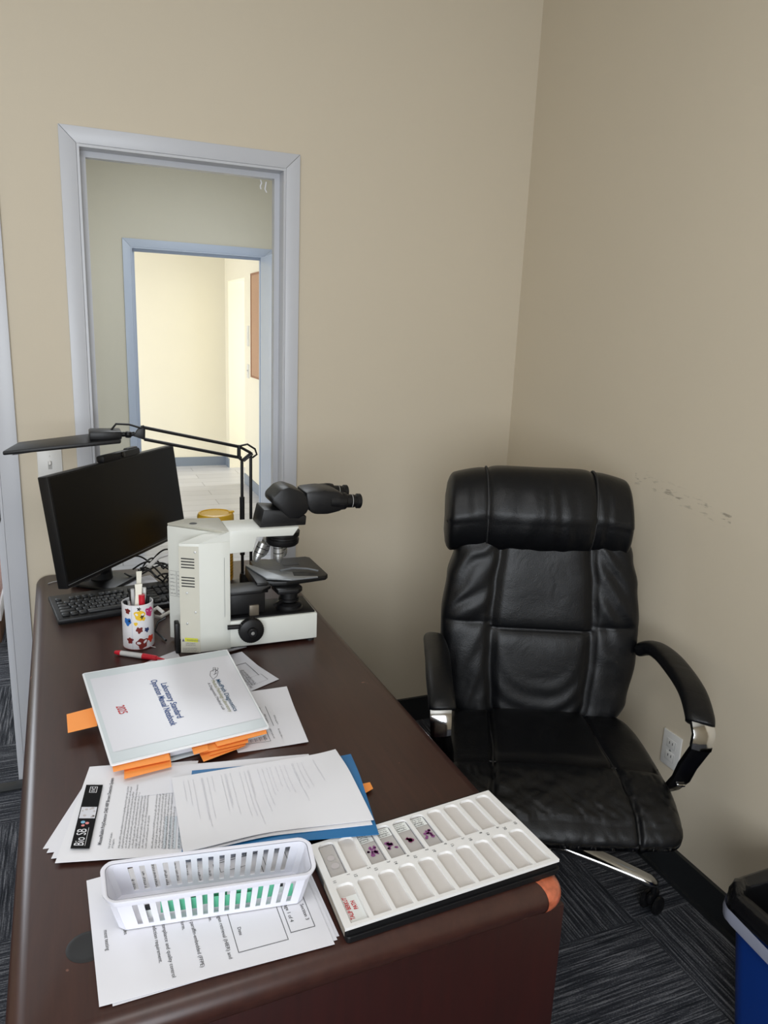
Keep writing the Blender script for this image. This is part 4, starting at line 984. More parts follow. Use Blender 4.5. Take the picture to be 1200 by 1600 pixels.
for col, specs in (('c_yellow', [(.004, .093, .013, 1, .08), (-.006, .071, .0045, 2, .05), (.013, .083, .005, 8, .1)]), ('c_blue', [(-.027, .076, .010, 3, .12)]), ('c_maroon', [(.002, .054, .008, 4, .2), (.008, .018, .014, 5, .12), (-.022, .026, .008, 6, .18), (-.026, .104, .007, 7, .2)]), ('c_magenta', [(.031, .098, .012, 8, .12)]), ('c_navy', [(.021, .052, .006, 9, .2)]), ('c_red', [(.032, .026, .009, 10, .15)]), ('c_black', [(.010, .088, .0045, 11, .3), (-.022, .078, .003, 12, .3), (.003, .110, .004, 14, .4)])):
    [(blob(mb, *s_[:4], spiky=s_[4]), mb.done('printed_blob', M[col], cpb)) for s_ in specs for mb in [MB()]]
mb = MB(); quadmark(mb, cf, -.0155, .001, -.0152, .117); mb.done('seam_line', M['c_blue'], cpb)
def pen(name, label, cat, x, y, tipx, tipy, L_, r, parts, z0=.757):
    b0 = Vector((x, y, z0)); b1 = Vector((tipx, tipy, z0+L_)); d = (b1-b0).normalized(); A = axis(b0, d)
    t = thing(name, label, cat, b0, group=None); LL = (b1-b0).length
    for pn__, m, a, c, r0, r1 in parts:
        mb = MB(); mb.lathe([(0, a*LL), (r*r0, a*LL), (r*r1, c*LL), (0, c*LL)], A, 12); mb.done(pn__, M[m], t)
    return t
P1 = [('barrel', 'black', 0, .8, 1, 1), ('cap', 'black', .8, 1, 1.2, 1.1)]
pen('ballpoint_pen', 'black pen leaning at the left of the pen cup', 'pen', CX-.010, CYc-.005, CX-.030, CYc-.012, .118, .004, P1)
pen('ballpoint_pen', 'black pen with a bright metal clip in the pen cup front', 'pen', CX-.005, CYc-.012, CX-.022, CYc-.024, .122, .004, [('barrel', 'black', 0, .9, 1, 1), ('clip', 'steel', .9, 1, 1, .8)])
pen('marker_pen', 'thick black marker at the back of the pen cup', 'marker', CX-.006, CYc+.012, CX-.012, CYc+.024, .132, .006, P1)
pen('marker_pen', 'red-capped marker in the pen cup', 'marker', CX+.006, CYc-.008, CX+.010, CYc-.014, .132, .0095, [('barrel', 'silver', 0, .7, 1, 1), ('cap', 'red', .7, 1, 1, .8)])
pen('highlighter_pen', 'pale grey-green highlighter at the right of the pen cup', 'marker', CX+.012, CYc+.004, CX+.018, CYc+.008, .142, .006, [('barrel', 'frost', 0, 1, 1, .9)])
pen('correction_pen', 'grey flat-ended pen at the left back of the pen cup', 'pen', CX-.008, CYc+.006, CX-.010, CYc+.006, .142, .005, [('barrel', 'silver', 0, 1, 1, 1)])
pen('marker_pen', 'black marker at the right rim of the pen cup', 'marker', CX+.012, CYc-.004, CX+.026, CYc-.004, .126, .004, P1)
tw = thing('plastic_tweezers', 'cream plastic tweezers standing up out of the pen cup', 'tweezers', (CX, CYc, .757))
for nm, dd in (('tweezer_arm', -1), ('tweezer_arm', 1)):
    mb = MB(); P = []
    for t in [k/14 for k in range(15)]:
        z = .76+.155*t if dd < 0 else .76+.185*t; wv = .0100 if dd < 0 else .0075
        o = dd*.004*math.sin(t*PI); c0 = Vector((CX-.004+.008*t+(0 if dd < 0 else .003), CYc-.016*(1-t)-.006+o*1.5+(0 if dd < 0 else .010), z))
        w_ = wv*(.75+.45*math.sin(t*PI*1.2)**2); P.append([c0+Vector((w_*a, b*.0015, 0)) for a, b in ((-1, -1), (1, -1), (1, 1), (-1, 1))])
    V = mb.grid(P, False, True); mb.face(V[0]); mb.face(V[-1][::-1]); mb.done(nm, mat('cream_plastic', (226, 222, 208), .4), tw)
# red and silver marker lying on the desk
a, c = at_z(180, 1019, .757), at_z(250, 1029, .757); dmk = (c-a).normalized()
mk = thing('marker_pen', 'red and silver marker lying on the desk behind the binder', 'marker', (a.x, a.y, .75)); A = axis(a, dmk); L_ = (c-a).length
for nm, m, s0, s1, r0, r1 in (('end_plug', 'red', 0, .13, .0045, .0068), ('barrel', 'silver', .13, .62, .0062, .0066), ('cap', 'red', .62, .93, .0075, .006), ('tip', 'red', .93, 1.1, .004, .001)):
    mb = MB(); mb.lathe([(0, s0*L_), (r0, s0*L_), (r1, s1*L_), (0, s1*L_)], A, 18); mb.done(nm, M[m], mk)
mb = MB(); e0 = at_z(229, 1013, .751); mb.tube([e0, e0+Vector((.012, .006, .001)), e0+Vector((.022, .0, 0))], .0008, 6); tag(mb.done('bent_staple', M['silver']), 'tiny bent wire staple on the desk in front of the pen cup', 'staple')
mb = MB(); e0 = at_z(75, 912, .751); mb.tube([e0, e0+Vector((.014, .012, .001)), e0+Vector((.028, .018, 0))], .0012, 6); tag(mb.done('paper_clip', M['silver']), 'tiny pale clip on the far left corner of the desk', 'clip')

# ------------------------------------------------------------------ sheets of paper
def bil(c, s_, t): return (c[0]*(1-s_)+c[1]*s_)*(1-t)+(c[3]*(1-s_)+c[2]*s_)*t
class Sheet:
    """paper from its four corners: c0 (s=0,t=0), c1 (s=1,t=0), c2 (1,1), c3 (0,1); curl(s,t) lifts it"""
    def __init__(s, name, label, corners, m, curl=None, th=.0004, n=14, cat='paper', group=None):
        s.c = [Vector(p) for p in corners]; s.curl = curl or (lambda a, b: 0); s.th = th
        s.W = (s.c[1]-s.c[0]).length; s.Hh = (s.c[3]-s.c[0]).length
        mb = MB(); top = [[s.pt(i/n, j/n) for j in range(n+1)] for i in range(n+1)]; V = mb.grid(top)
        bot = [[p-Vector((0, 0, th)) for p in r] for r in top]; B = mb.grid(bot)
        for i in range(n):
            mb.face((V[i][0], V[i+1][0], B[i+1][0], B[i][0])); mb.face((V[i][n], V[i+1][n], B[i+1][n], B[i][n]))
            mb.face((V[0][i], V[0][i+1], B[0][i+1], B[0][i])); mb.face((V[n][i], V[n][i+1], B[n][i+1], B[n][i]))
        s.o = tag(mb.done(name, m), label, cat, group)
    def pt(s, a, b): p = bil(s.c, a, b); return p+Vector((0, 0, s.curl(a, b)))
    def fn(s, off=.0005):
        return lambda x, y: s.pt(x/s.W, y/s.Hh)+Vector((0, 0, off))
def corners(px, z): return [at_z(x, y, z) for x, y in px]

# bottom stack of printed pages under the basket (topmost: header to the right, text running away from us)
def zc_(base): return lambda a, b: .0
g_bot = None
def page(label, px, z, m=M['paper'], curl=None, th=.0005, name='printed_page'):
    return Sheet(name, label, corners(px, z), m, curl, th)
page('lowest white page under the basket, showing close to the slide tray', [(165, 1372), (184, 1556), (530, 1462), (452, 1290)], .7508)
page('middle white page jutting out at the right under the printed form', [(150, 1372), (176, 1572), (527, 1468), (450, 1292)], .7518)
pg = page('white printed form page on top of the pages under the basket', [(135, 1376), (155, 1573), (523, 1475), (444, 1290)], .7530)
# local: x along s (from left edge back->front), y from left to right
f = pg.fn(); Wp, Hp = pg.W, pg.Hh    # s runs away->near on the left edge; t to the right (page top is at t=1)
mb = MB()
# use (u, v): u = distance from the page's right end (top of page), v = from the far edge
def ff(u, v): return f(v, Hp-u)      # u measured down the page, v across the page from its left (far) edge
def F2(x, y): return ff(-y, x)       # text coordinates: x along the line (towards us), y up the page
rp_ = random.Random(11)
add_text(mb, 'MANUAL', .0075, F2, (.112, -.030)); add_text(mb, 'HISTORY', .0075, F2, (.102, -.041))
add_text(mb, 'Section 3', .0075, F2, (.155, -.025)); add_text(mb, 'Page 1 of 4', .0075, F2, (.146, -.047)); add_text(mb, 'Policy Date', .0070, F2, (.100, -.050))
for (u0, u1, v0, v1) in ((.016, .052, .030, .196), (.058, .128, .040, .205)):
    for k in range(1):
        rectline(mb, F2, v0, -u1, v1, -u0, .0008)
add_text(mb, 'Date', .007, F2, (.165, -.120)); add_text(mb, 'QUEST', .006, F2, (.100, -.072))
lines = ['Based antigen retrieval (HIER) and', 'PT Link system.', '', 'Uniform paraffin-embedded (FFPE)', 'stainer platform.', '', 'TAT compliance and quality control', 'tissue. Prediction requirement.', 'slides.', '', 'Play slides', '', 'most testing']
for k, l in enumerate(lines):
    if l: add_text(mb, l, .0074, F2, (.096+.012*(k % 3 == 0), -.142-.0125*k))
for k in range(12):
    greek(mb, F2, .004+.01*(k % 3), -.075-.0155*k, .05+.03*rp_.random(), .0042, rp_, .2)
rectline(mb, F2, .036, -.120, .060, -.075, .0006)
mb.done('printed_text', M['print'], pg.o)

# far right sheets under the binder
s1 = Sheet('printed_page', 'curled form page sticking out from behind the binder beside the microscope', corners([(330, 1030), (350, 1098), (436, 1061), (378, 1024)], .752), M['paper_thin'], lambda a, b: .010*max(0, 1-a*2.2)*b)
mb = MB(); f1 = s1.fn(); [greek(mb, f1, s1.W*.45, s1.Hh*(.45+.05*k), s1.W*.95, .004, rp_) for k in range(4)]
quadmark(mb, f1, s1.W*.30, s1.Hh*.80, s1.W*.72, s1.Hh*.812); quadmark(mb, f1, s1.W*.30, s1.Hh*.2, s1.W*.312, s1.Hh*.80); rectline(mb, f1, s1.W*.70, s1.Hh*.55, s1.W*.90, s1.Hh*.86, .0006); mb.done('printed_text', M['print_mid'], s1.o)
s2 = Sheet('printed_page', 'white form page sticking out from under the right side of the binder', corners([(330, 1088), (372, 1176), (482, 1161), (448, 1078)], .7515), M['paper'], lambda a, b: .006*max(0, 1-a*3)*b+.003*b*b)
mb = MB(); f2 = s2.fn()
for t in (.46, .54, .62): quadmark(mb, f2, s2.W*.30, s2.Hh*t, s2.W*.66, s2.Hh*t+.0011)
rectline(mb, f2, s2.W*.60, s2.Hh*.08, s2.W*.90, s2.Hh*.50, .0011)
for k in range(6): quadmark(mb, f2, s2.W*.80, s2.Hh*(.10+.065*k), s2.W*.88, s2.Hh*(.10+.065*k)+.0010); 
for k, (a, b) in enumerate(((.16, .40), (.18, .45), (.42, .48), (.44, .56), (.48, .68), (.70, .44), (.70, .55), (.72, .66))): greek(mb, f2, s2.W*a, s2.Hh*b, s2.W*(a+.16), .0045, rp_, 0)
for k in range(5): greek(mb, f2, s2.W*.79, s2.Hh*(.12+.065*k), s2.W*.87, .0026, rp_, 0)
mb.done('printed_text', M['print_mid'], s2.o)
Sheet('folded_paper', 'small white slip showing between the marker and the microscope', corners([(225, 1036), (250, 1045), (283, 1030), (276, 1016)], .751), M['paper_thin'])

# fan of leaflets at the left
fan = [([(146, 1204), (67, 1326), (255, 1305), (300, 1190)], 'lowest leaflet of the fanned stack, its corner furthest left'),
       ([(146, 1201), (73, 1332), (260, 1312), (305, 1190)], 'second lowest leaflet of the fanned stack at the left'),
       ([(148, 1200), (80, 1341), (268, 1320), (310, 1190)], 'third leaflet of the fanned stack, just under the printed leaflet')]
for k, (pxs, lb) in enumerate(fan): page(lb, pxs, .7506+.0014*k, M['paper'], lambda a, b: .002*b, .0009, 'leaflet')
lf_ = Sheet('leaflet', 'printed leaflet with a black title banner, topmost of the fanned stack', corners([(140, 1198), (86, 1348), (312, 1333), (330, 1192)], .7556), M['paper_warm'], lambda a, b: .0035*math.sin(min(1, b*2)*PI)*(1-a)*.6, .0008, 20)
# page axes: text reads from near-left upwards (away); top of page at the left
def LF(px, z=.7556): return [at_z(x, y, z) for x, y in px]
bn_c = LF([(110, 1329), (135, 1229), (161, 1229), (140, 1329)])   # banner corners: near-left, far-left, far-right, near-right
def mk_plane(c):     # maps (x along, y up the page) with c = origin, x end, ...
    o, xe, yx, ye = c
    def g(x, y, off=0): return (o*(1-x)+xe*x)*(1-y)+(ye*(1-x)+yx*x)*y
    return g
gb = mk_plane([bn_c[0], bn_c[1], bn_c[2], bn_c[3]])
bw = (bn_c[1]-bn_c[0]).length; bh = (bn_c[3]-bn_c[0]).length
def lift(g, off): return lambda x, y: g(x, y)+Vector((0, 0, off))
CU = lambda p: Vector((0, 0, .0042))
def BN(x, y, off=.0): return gb(x, y)+Vector((0, 0, .0036+off))
mb = MB(); P = [[BN(i/10, j/3, 0) for j in range(4)] for i in range(11)]; mb.grid(P); banner = mb.done('title_banner', M['banner_black'], lf_.o)
def BT(x, y): return BN(x/bw, 1-y/bh-.0, .0003)      # text: x along the banner, y up the page (towards the left)
mb = MB(); add_text(mb, 'Bio SB', .0215, BT, (.006, bh*.36), 0, sx=.74); quadmark(mb, BT, .006, bh*.26, bw*.30, bh*.28); mb.done('banner_lettering', M['paper_warm'], banner)
mb = MB(); rectline(mb, BT, bw*.86, bh*.28, bw*.965, bh*.72, .001); add_text(mb, 'IVD', .010, BT, (bw*.875, bh*.38), 0)
mb.done('banner_badge', M['paper_warm'], banner)
mb = MB(); quadmark(mb, BT, bw*.44, bh*.06, bw*.62, bh*.94); mb.done('banner_picture', M['paper_thin'], banner)
def disc(mb, fn_, cx, cy, r, n=14): mb.add([fn_(cx, cy)]+[fn_(cx+r*math.cos(2*PI*k/n), cy+r*math.sin(2*PI*k/n)) for k in range(n)], [(0, 1+k, 1+(k+1) % n) for k in range(n)])
def BT2(x, y): return BT(x, y)+Vector((0, 0, .0002))
mb = MB(); disc(mb, BT2, bw*.365, bh*.42, .0032); disc(mb, BT2, bw*.33, bh*.62, .0028); mb.done('banner_dot', mat('pinkish_ink', (214, 130, 128), .6), banner)
mb = MB(); disc(mb, BT2, bw*.38, bh*.66, .0036); mb.done('banner_dot', mat('sky_ink', (120, 176, 206), .6), banner)
mb = MB(); 
for k in range(9): disc(mb, BT2, bw*(.455+.15*rp_.random()), bh*(.15+.7*rp_.random()), .0016+.0022*rp_.random(), 7)
mb.done('picture_specks', M['stain_grey'], banner)
# body print of the leaflet, in the same direction as the banner
du = (bn_c[1]-bn_c[0]).normalized(); dv = (bn_c[3]-bn_c[0]).normalized()
def LB(x, y):         # x along a line (away from us), y down the page (to the right), origin at banner near-right corner
    p = bn_c[3]+du*x+dv*y; inv = (p-lf_.c[0]); # lift follows the curl loosely
    t = max(0, min(1, (p-lf_.c[0]).dot((lf_.c[3]-lf_.c[0]).normalized())/lf_.Hh)); s_ = max(0, min(1, (p-lf_.c[0]).dot((lf_.c[1]-lf_.c[0]).normalized())/lf_.W))
    return Vector((p.x, p.y, .7556+.0035*math.sin(min(1, t*2)*PI)*(1-s_)*.6+.0011))
def LBT(x, y): return LB(x, -y)
mb = MB(); add_text(mb, 'Mouse/Rabbit PolyDetector DAB HRP Brown Detection System', .0080, LBT, (.012, -.016), 0, sx=.86, bold=.00015)
y = .030
for blk, n_, xe in (('a', 2, .045), ('b', 9, .175), ('c', 7, .18), ('d', 5, .175), ('e', 3, .16)):
    for k in range(n_):
        greek(mb, LBT, .004, -y, xe, .0034, rp_, .15 if k < n_-1 else .6); y += .0052
    y += .0045
    if y > .150: break
mb.done('printed_text', M['print_mid'], lf_.o)
mb = MB()
for k in range(8): quadmark(mb, lambda a, b: LB(a, b)-Vector((0, 0, .0002)), .004, .112+.0075*k, .085, .112+.0075*k+.0042)
mb.done('table_shading', mat('pale_blue_ink', (196, 204, 212), .8), lf_.o)

# loose white pages behind the blue folder and the folder itself
page('long white page lying across behind the blue folder', [(170, 1205), (205, 1245), (500, 1215), (482, 1178)], .7568, M['paper'], None, .0006, 'loose_page')
def over_tray(a, b):      # the folder and its pages ride up over the edge of the slide trays
    t = max(0, min(1, (a*.9+b-.82)/.58)); return .0185*t*t*(3-2*t)
def lifted(px, z, dz=.0185):
    c = corners(px, z); p = at_z(px[2][0], px[2][1], z+dz); c[2] = Vector((p.x, p.y, z)); return c
bf = Sheet('blue_folder', 'blue card folder between the white pages beside the slide tray', lifted([(300, 1204), (282, 1345), (592, 1303), (548, 1181)], .7585), M['blue'], over_tray, .0012, 20, 'folder')
Sheet('orange_tab', 'orange paper tab sticking out at the right of the blue folder', [Vector(p) for p in (at_z(560, 1226, .756), at_z(566, 1242, .756), at_z(583, 1232, .756), at_z(578, 1222, .756))], M['orange'], None, .0004, 2, 'sticky note')
Sheet('loose_page', 'white page just under the top page on the blue folder', lifted([(272, 1224), (289, 1336), (582, 1288), (526, 1176)], .7600), M['paper_warm'], over_tray, .0010, 20)
tp = Sheet('loose_page', 'top white page with faint grey print lying on the blue folder', lifted([(268, 1216), (286, 1333), (584, 1281), (524, 1174)], .7615), M['paper_warm'], lambda a, b: over_tray(a, b)+.0006+.0005*math.sin(a*7+b*3), .0006, 24)
mb = MB(); ft = tp.fn(.0004)
for k in range(32):
    t = .06+.027*k*(1+.25*(k % 4 == 3))
    if t > .9: break
    greek(mb, lambda x, y: ft(x, y), tp.W*.08, tp.Hh*t, tp.W*(.35+.55*rp_.random()), .0024, rp_, .3)
mb.done('printed_text', M['print_grey'], tp.o)

# ------------------------------------------------------------------ binder
bd = thing('ring_binder', 'white ring binder with orange notes lying on the desk', 'binder', at_z(275, 1110, .75))
zB, zF = .803, .774
ct = [at_z(128, 1052, zB), at_z(355, 1014, zB), at_z(422, 1137, zF), at_z(173, 1197, zF)]      # top cover: back-left, back-right, front-right, front-left
nrm = (ct[1]-ct[0]).cross(ct[3]-ct[0]).normalized(); nrm = nrm if nrm.z > 0 else -nrm
def slab_quad(c, th, nm, m, bev=.0012, parent=bd):
    b2 = bmesh.new(); n_ = (c[1]-c[0]).cross(c[3]-c[0]).normalized(); n_ = n_ if n_.z > 0 else -n_
    A_ = [b2.verts.new(p) for p in c]; B_ = [b2.verts.new(p-n_*th) for p in c]; b2.faces.new(A_); b2.faces.new(B_[::-1])
    for i in range(4): b2.faces.new((A_[i], B_[i], B_[(i+1) % 4], A_[(i+1) % 4]))
    bmesh.ops.recalc_face_normals(b2, faces=b2.faces[:])
    ve = [e for e in b2.edges if {e.verts[0], e.verts[1]} & set(A_) and {e.verts[0], e.verts[1]} & set(B_)]
    bmesh.ops.bevel(b2, geom=ve, offset=.006, segments=3, affect='EDGES', profile=.5)
    if bev: bmesh.ops.bevel(b2, geom=b2.edges[:], offset=bev*.5, segments=1, affect='EDGES')
    b2.verts.index_update(); mb = MB(); mb.add([v.co.copy() for v in b2.verts], [[v.index for v in f.verts] for f in b2.faces]); b2.free()
    return mb.done(nm, m, parent)
fc = slab_quad(ct, .0026, 'front_cover', M['vinyl_edge'])
cW = (ct[1]-ct[0]).length; cH = (ct[3]-ct[0]).length
def cov(x, y, off=.0006): return bil(ct, x/cW, y/cH)+nrm*off     # x left->right, y back->front
# vinyl pocket (greyer) and the insert sheet
mb = MB(); mb.grid([[cov(.004+(cW-.008)*i/4, .004+(cH-.010)*j/4, .0004) for j in range(5)] for i in range(5)]); mb.done('cover_pocket', M['vinyl'], fc)
mb = MB(); mb.grid([[cov(.012+(cW-.018)*i/4, .032+(cH-.070)*j/4, .0008) for j in range(5)] for i in range(5)]); ins = mb.done('title_sheet', M['insert'], fc)
def CT(x, y): return cov(cW-(-y), x, .0012)    # text: x runs towards us, y up = right
def ctext(nm, text, px, py, px2, py2, m, bold=.0):
    """line of text whose baseline runs between two photographed points of the cover"""
    d_ = (ct[1]-ct[0]).cross(ct[3]-ct[0])
    def hit(x, y):
        r = px_ray(x, y); t = (ct[0]-CAM).dot(nrm)/r.dot(nrm); return CAM+r*t
    a, b = hit(px, py), hit(px2, py2); ln = (b-a).length; e = (b-a).normalized(); v_ = nrm.cross(e).normalized()
    vs, fs = font_verts(text, 1.0, bold=bold); x0, x1 = min(v.x for v in vs), max(v.x for v in vs); k = ln/(x1-x0)
    return a, e, v_, k, vs, fs, x0
def put(nm, text, p1, p2, m, hs=1.0, bold=0, parent=None):
    a, e, v_, k, vs, fs, x0 = ctext(nm, text, *p1, *p2, m, bold)
    mb = MB(); mb.add([a+e*((v.x-x0)*k)+v_*(v.y*k*hs)+nrm*.0013 for v in vs], fs); return mb.done(nm, m, parent)
put('title_lettering', 'Laboratory Standard', (251, 1069), (277, 1123), M['navy_ink'], 1.1, .012, ins)
put('title_lettering', 'Operation Manual Notebook', (235, 1064), (267, 1135), M['navy_ink'], 1.25, .012, ins)
put('year_lettering', '2025', (181, 1105), (187, 1117), M['red_ink'], 1.5, .01, ins)
put('logo_lettering', 'MedPath Diagnostics', (337, 1063), (366, 1112), M['teal_ink'], .85, .01, ins)
put('logo_lettering', 'Medical Pathology Laboratory', (330, 1064), (358, 1113), M['olive_ink'], 1.0, .0, ins)
put('logo_lettering', 'A Diagnostic Medical Lab', (324, 1068), (348, 1110), M['print_mid'], .8, 0, ins)
def hitc(x, y, o=.0013): r = px_ray(x, y); t = (ct[0]-CAM).dot(nrm)/r.dot(nrm); return CAM+r*t+nrm*o
mb = MB()
for seg in ([(329, 1050), (336, 1046), (341, 1050), (339, 1057), (333, 1062), (328, 1056), (329, 1050)], [(333, 1050), (333, 1044), (337, 1044), (336, 1054)], [(334, 1055), (339, 1052)], [(337, 1050), (341, 1046), (340, 1044)]):
    mb.tube([hitc(*p) for p in seg], .0004, 5)
mb.done('microscope_logo', M['print'], ins)
# back cover, spine, pages, rings
cb2 = [at_z(140, 1078, .7545), at_z(366, 1034, .7545), at_z(416, 1147, .7545), at_z(183, 1212, .7545)]
slab_quad(cb2, .0026, 'back_cover', M['vinyl'])
sp4 = [cb2[0]+Vector((0, 0, .001)), at_z(386, 1010, .7545), ct[1]+Vector((0, .001, -.002)), ct[0]+Vector((0, .001, -.002))]
mb = MB(); P = [[sp4[0]*(1-t)+sp4[3]*t+Vector((0, .004*math.sin(t*PI), 0)), sp4[1]*(1-t)+sp4[2]*t+Vector((0, .004*math.sin(t*PI), 0))] for t in [k/6 for k in range(7)]]
P2 = [[p+Vector((0, -.003, 0)) for p in r] for r in P]; mb.grid(P); mb.grid(P2); mb.done('spine', M['vinyl_edge'], bd)
pgc = [ct[0].lerp(ct[1], .03).lerp(ct[3], .12), ct[1].lerp(ct[0], .03).lerp(ct[2], .12), ct[2].lerp(ct[3], .03).lerp(ct[1], .03), ct[3].lerp(ct[2], .04).lerp(ct[0], .03)]
mb = MB(); topq = [p-nrm*.0045 for p in pgc]; botq = [Vector((p.x, p.y, .758)) for p in pgc]
mb.add(topq+botq, [(0, 1, 2, 3), (7, 6, 5, 4), (0, 4, 5, 1), (1, 5, 6, 2), (2, 6, 7, 3), (3, 7, 4, 0)]); mb.done('page_block', M['paper_thin'], bd)
for k in range(3):
    p = ct[0].lerp(ct[1], .04+.42*k).lerp(ct[3], .10); cz = (p.z+.757)/2
    ax_ = (ct[1]-ct[0]).normalized(); mb = MB(); mb.tube([Vector((p.x, p.y, cz))+Vector((0, .016*math.cos(a), .017*math.sin(a))) for a in [2*PI*q/16 for q in range(17)]], .0020, 8); mb.done('binder_ring', M['steel'], bd)
# orange sticky notes in the binder
def note(label, px, z, dz=0):
    c = [at_z(x, y, z) for x, y in px]
    if dz: c[2].z -= dz; c[3].z -= dz
    Sheet('sticky_note', label, c, M['orange'], None, .0005, 3, 'sticky note', 'orange sticky notes in the binder')
note('single orange sticky note sticking out at the left end of the binder', [(150, 1104), (152, 1134), (106, 1145), (104, 1116)], .772)
note('upper orange sticky note at the front left of the binder', [(174, 1186), (262, 1168), (266, 1187), (177, 1206)], .7700)
note('lower orange sticky note at the front left of the binder', [(194, 1190), (265, 1172), (268, 1198), (194, 1217)], .7645)
note('rightmost orange sticky note at the front edge of the binder', [(330, 1152), (415, 1136), (417, 1146), (340, 1166)], .7705)
note('leftmost orange sticky note in the right-hand cluster of the binder', [(296, 1158), (322, 1152), (326, 1172), (303, 1179)], .7685)
note('large upper orange sticky note in the right-hand cluster of the binder', [(314, 1152), (385, 1138), (388, 1160), (318, 1176)], .7660)
note('middle orange sticky note in the right-hand cluster of the binder', [(326, 1160), (382, 1148), (384, 1164), (328, 1180)], .7620)
note('lowest orange sticky note in the right-hand cluster of the binder', [(308, 1170), (376, 1156), (382, 1166), (318, 1190)], .7590)

# ------------------------------------------------------------------ slide trays
zT = .772
tc = [Vector((-1.279, -1.563, zT)), Vector((-.936, -1.531, zT)), Vector((-.920, -1.722, zT)), Vector((-1.278, -1.741, zT))]
tc = [at_z(484, 1322, zT), at_z(763, 1236, zT), at_z(874, 1344, zT), at_z(539, 1453, zT)]
def tray_body(label, z0, z1, corn, lid_m):
    t = thing('slide_tray', label, 'slide tray', (corn[0]+corn[2])/2*1.0+Vector((0, 0, z0-(corn[0].z+corn[2].z)/2)))
    c = [Vector((p.x, p.y, z1)) for p in corn]
    slab_quad(c, z1-z0, 'tray_case', M['black'], .001, t)
    return t
cen = sum(tc, Vector())/4
low = [cen+(p-cen)*1.0+Vector((.004, -.002, 0)) for p in tc]
backc = [p.copy() for p in tc]
ext = (tc[1]-tc[2]).normalized()*.008
backc[1] = backc[1]+ext; backc[0] = backc[0]+ext
lowb = [p+Vector((.002, -.003, 0)) for p in backc]
tray_body('closed black slide tray underneath the open one at the desk corner', .7502, .7595, lowb, None)
tr = tray_body('open slide tray with a white slotted insert at the desk corner', .7597, .7690, backc, None)
tW = (tc[1]-tc[0]).length; tH = (tc[3]-tc[0]).length
ed_ = bil(tc, .5, .5)
def TF(x, y, z=0): p = bil(tc, x/tW, y/tH); p.z = zT+z; return p       # x left->right, y back->front
# white insert: solid slab with two rows of ten pockets, built as a grid of bars
mb = MB()
def tbox(x0, y0, x1, y1, z0, z1):
    v = [TF(x, y, z) for x in (x0, x1) for y in (y0, y1) for z in (z0, z1)]
    mb.add(v, [(0, 1, 3, 2), (4, 6, 7, 5), (0, 4, 5, 1), (2, 3, 7, 6), (0, 2, 6, 4), (1, 5, 7, 3)])
mL, mR, mT, mB_, midg = .007, .007, .006, .006, .018
pw = (tW-mL-mR)/10; gap = .0065; ph_ = (tH-mT-mB_-midg)/2
z0_, z1_ = -.003, .0018
tbox(0, 0, tW, mT, z0_, z1_); tbox(0, tH-mB_, tW, tH, z0_, z1_); tbox(0, mT+ph_, tW, mT+ph_+midg, z0_, z1_)
for ya_ in (mT, mT+ph_+midg): tbox(0, ya_, mL+gap/2, ya_+ph_, z0_, z1_); tbox(tW-mR-gap/2, ya_, tW, ya_+ph_, z0_, z1_)
for r_ in range(2):
    ya = mT+r_*(ph_+midg); yb = ya+ph_
    for k in range(1, 10):
        xa = mL+k*pw-gap/2; tbox(xa, ya, xa+gap, yb, z0_, z1_)
    for k in range(10):
        # finger notch shape: corner fillets at the back end of each pocket
        xa, xb = mL+k*pw+gap/2, mL+(k+1)*pw-gap/2; w2 = xb-xa
        for sx in (0, 1):
            pts = []
            for q in range(7):
                a = PI/2*q/6; pts.append((w2*.36*(1-math.sin(a)), .0085*(1-math.cos(a))))
            base = xa if sx == 0 else xb; sg = 1 if sx == 0 else -1; pts[-1] = (0, .0085)
            poly = [(base, ya)] + [(base+sg*x_, ya+y_) for x_, y_ in pts]
            vs = [TF(x_, y_, z1_) for x_, y_ in poly]; vb_ = [TF(x_, y_, z0_) for x_, y_ in poly]; n_ = len(poly)
            mb.add(vs+vb_, [tuple(range(n_))]+[(i, (i+1) % n_, n_+(i+1) % n_, n_+i) for i in range(n_)])
inst = mb.done('tray_insert', M['tray'], tr)
mb = MB(); tbox(.001, .001, tW-.001, tH-.001, -.0034, -.0027); mb.done('pocket_floor', M['pocket'], tr)
mb = MB(); mb.add([TF(-.0004, 0, -.011), TF(-.0004, tH, -.011), TF(-.0004, tH, .0), TF(-.0004, 0, .0)], [(0, 1, 2, 3)]); mb.done('tray_hinge_strip', M['tray_side'], tr)
for k in range(10):
    # numbers sit in the margins between the rows, read from the right
    mb = MB(); add_text(mb, str(k+1), .0072, lambda a, b: TF(a, b, .0022), (mL+k*pw+pw*.96, mT+ph_+.003), PI/2, sx=.9); mb.done('slot_number', M['print'], inst)
    mb = MB(); add_text(mb, str(k+11), .0072, lambda a, b: TF(a, b, .0022), (mL+k*pw+.008, mT+ph_+midg*.42), PI/2, sx=.9); mb.done('slot_number', M['print'], inst)
# hand-written label in the first near slot
mb = MB(); tbox(mL+.006, mT+ph_+midg+.022, mL+pw-.006+.002, tH-mB_-.004, -.0026, -.0022); lab = mb.done('paper_label', M['frost'], tr)
def HW(x, y): return TF(x, y, -.0018)
mb = MB(); y_end = tH-mB_-.008
add_text(mb, 'TALIP BERKUT', .0085, lambda a, b: HW(mL+.0125-b*1.0, y_end-a), (0, 0), 0, bold=.0002, sx=.78, shear=.15)
add_text(mb, 'PATH', .0085, lambda a, b: HW(mL+.0225-b, y_end-.016-a), (0, 0), .05, bold=.0002, sx=.8, shear=.15); mb.done('handwriting', M['red_ink'], lab)
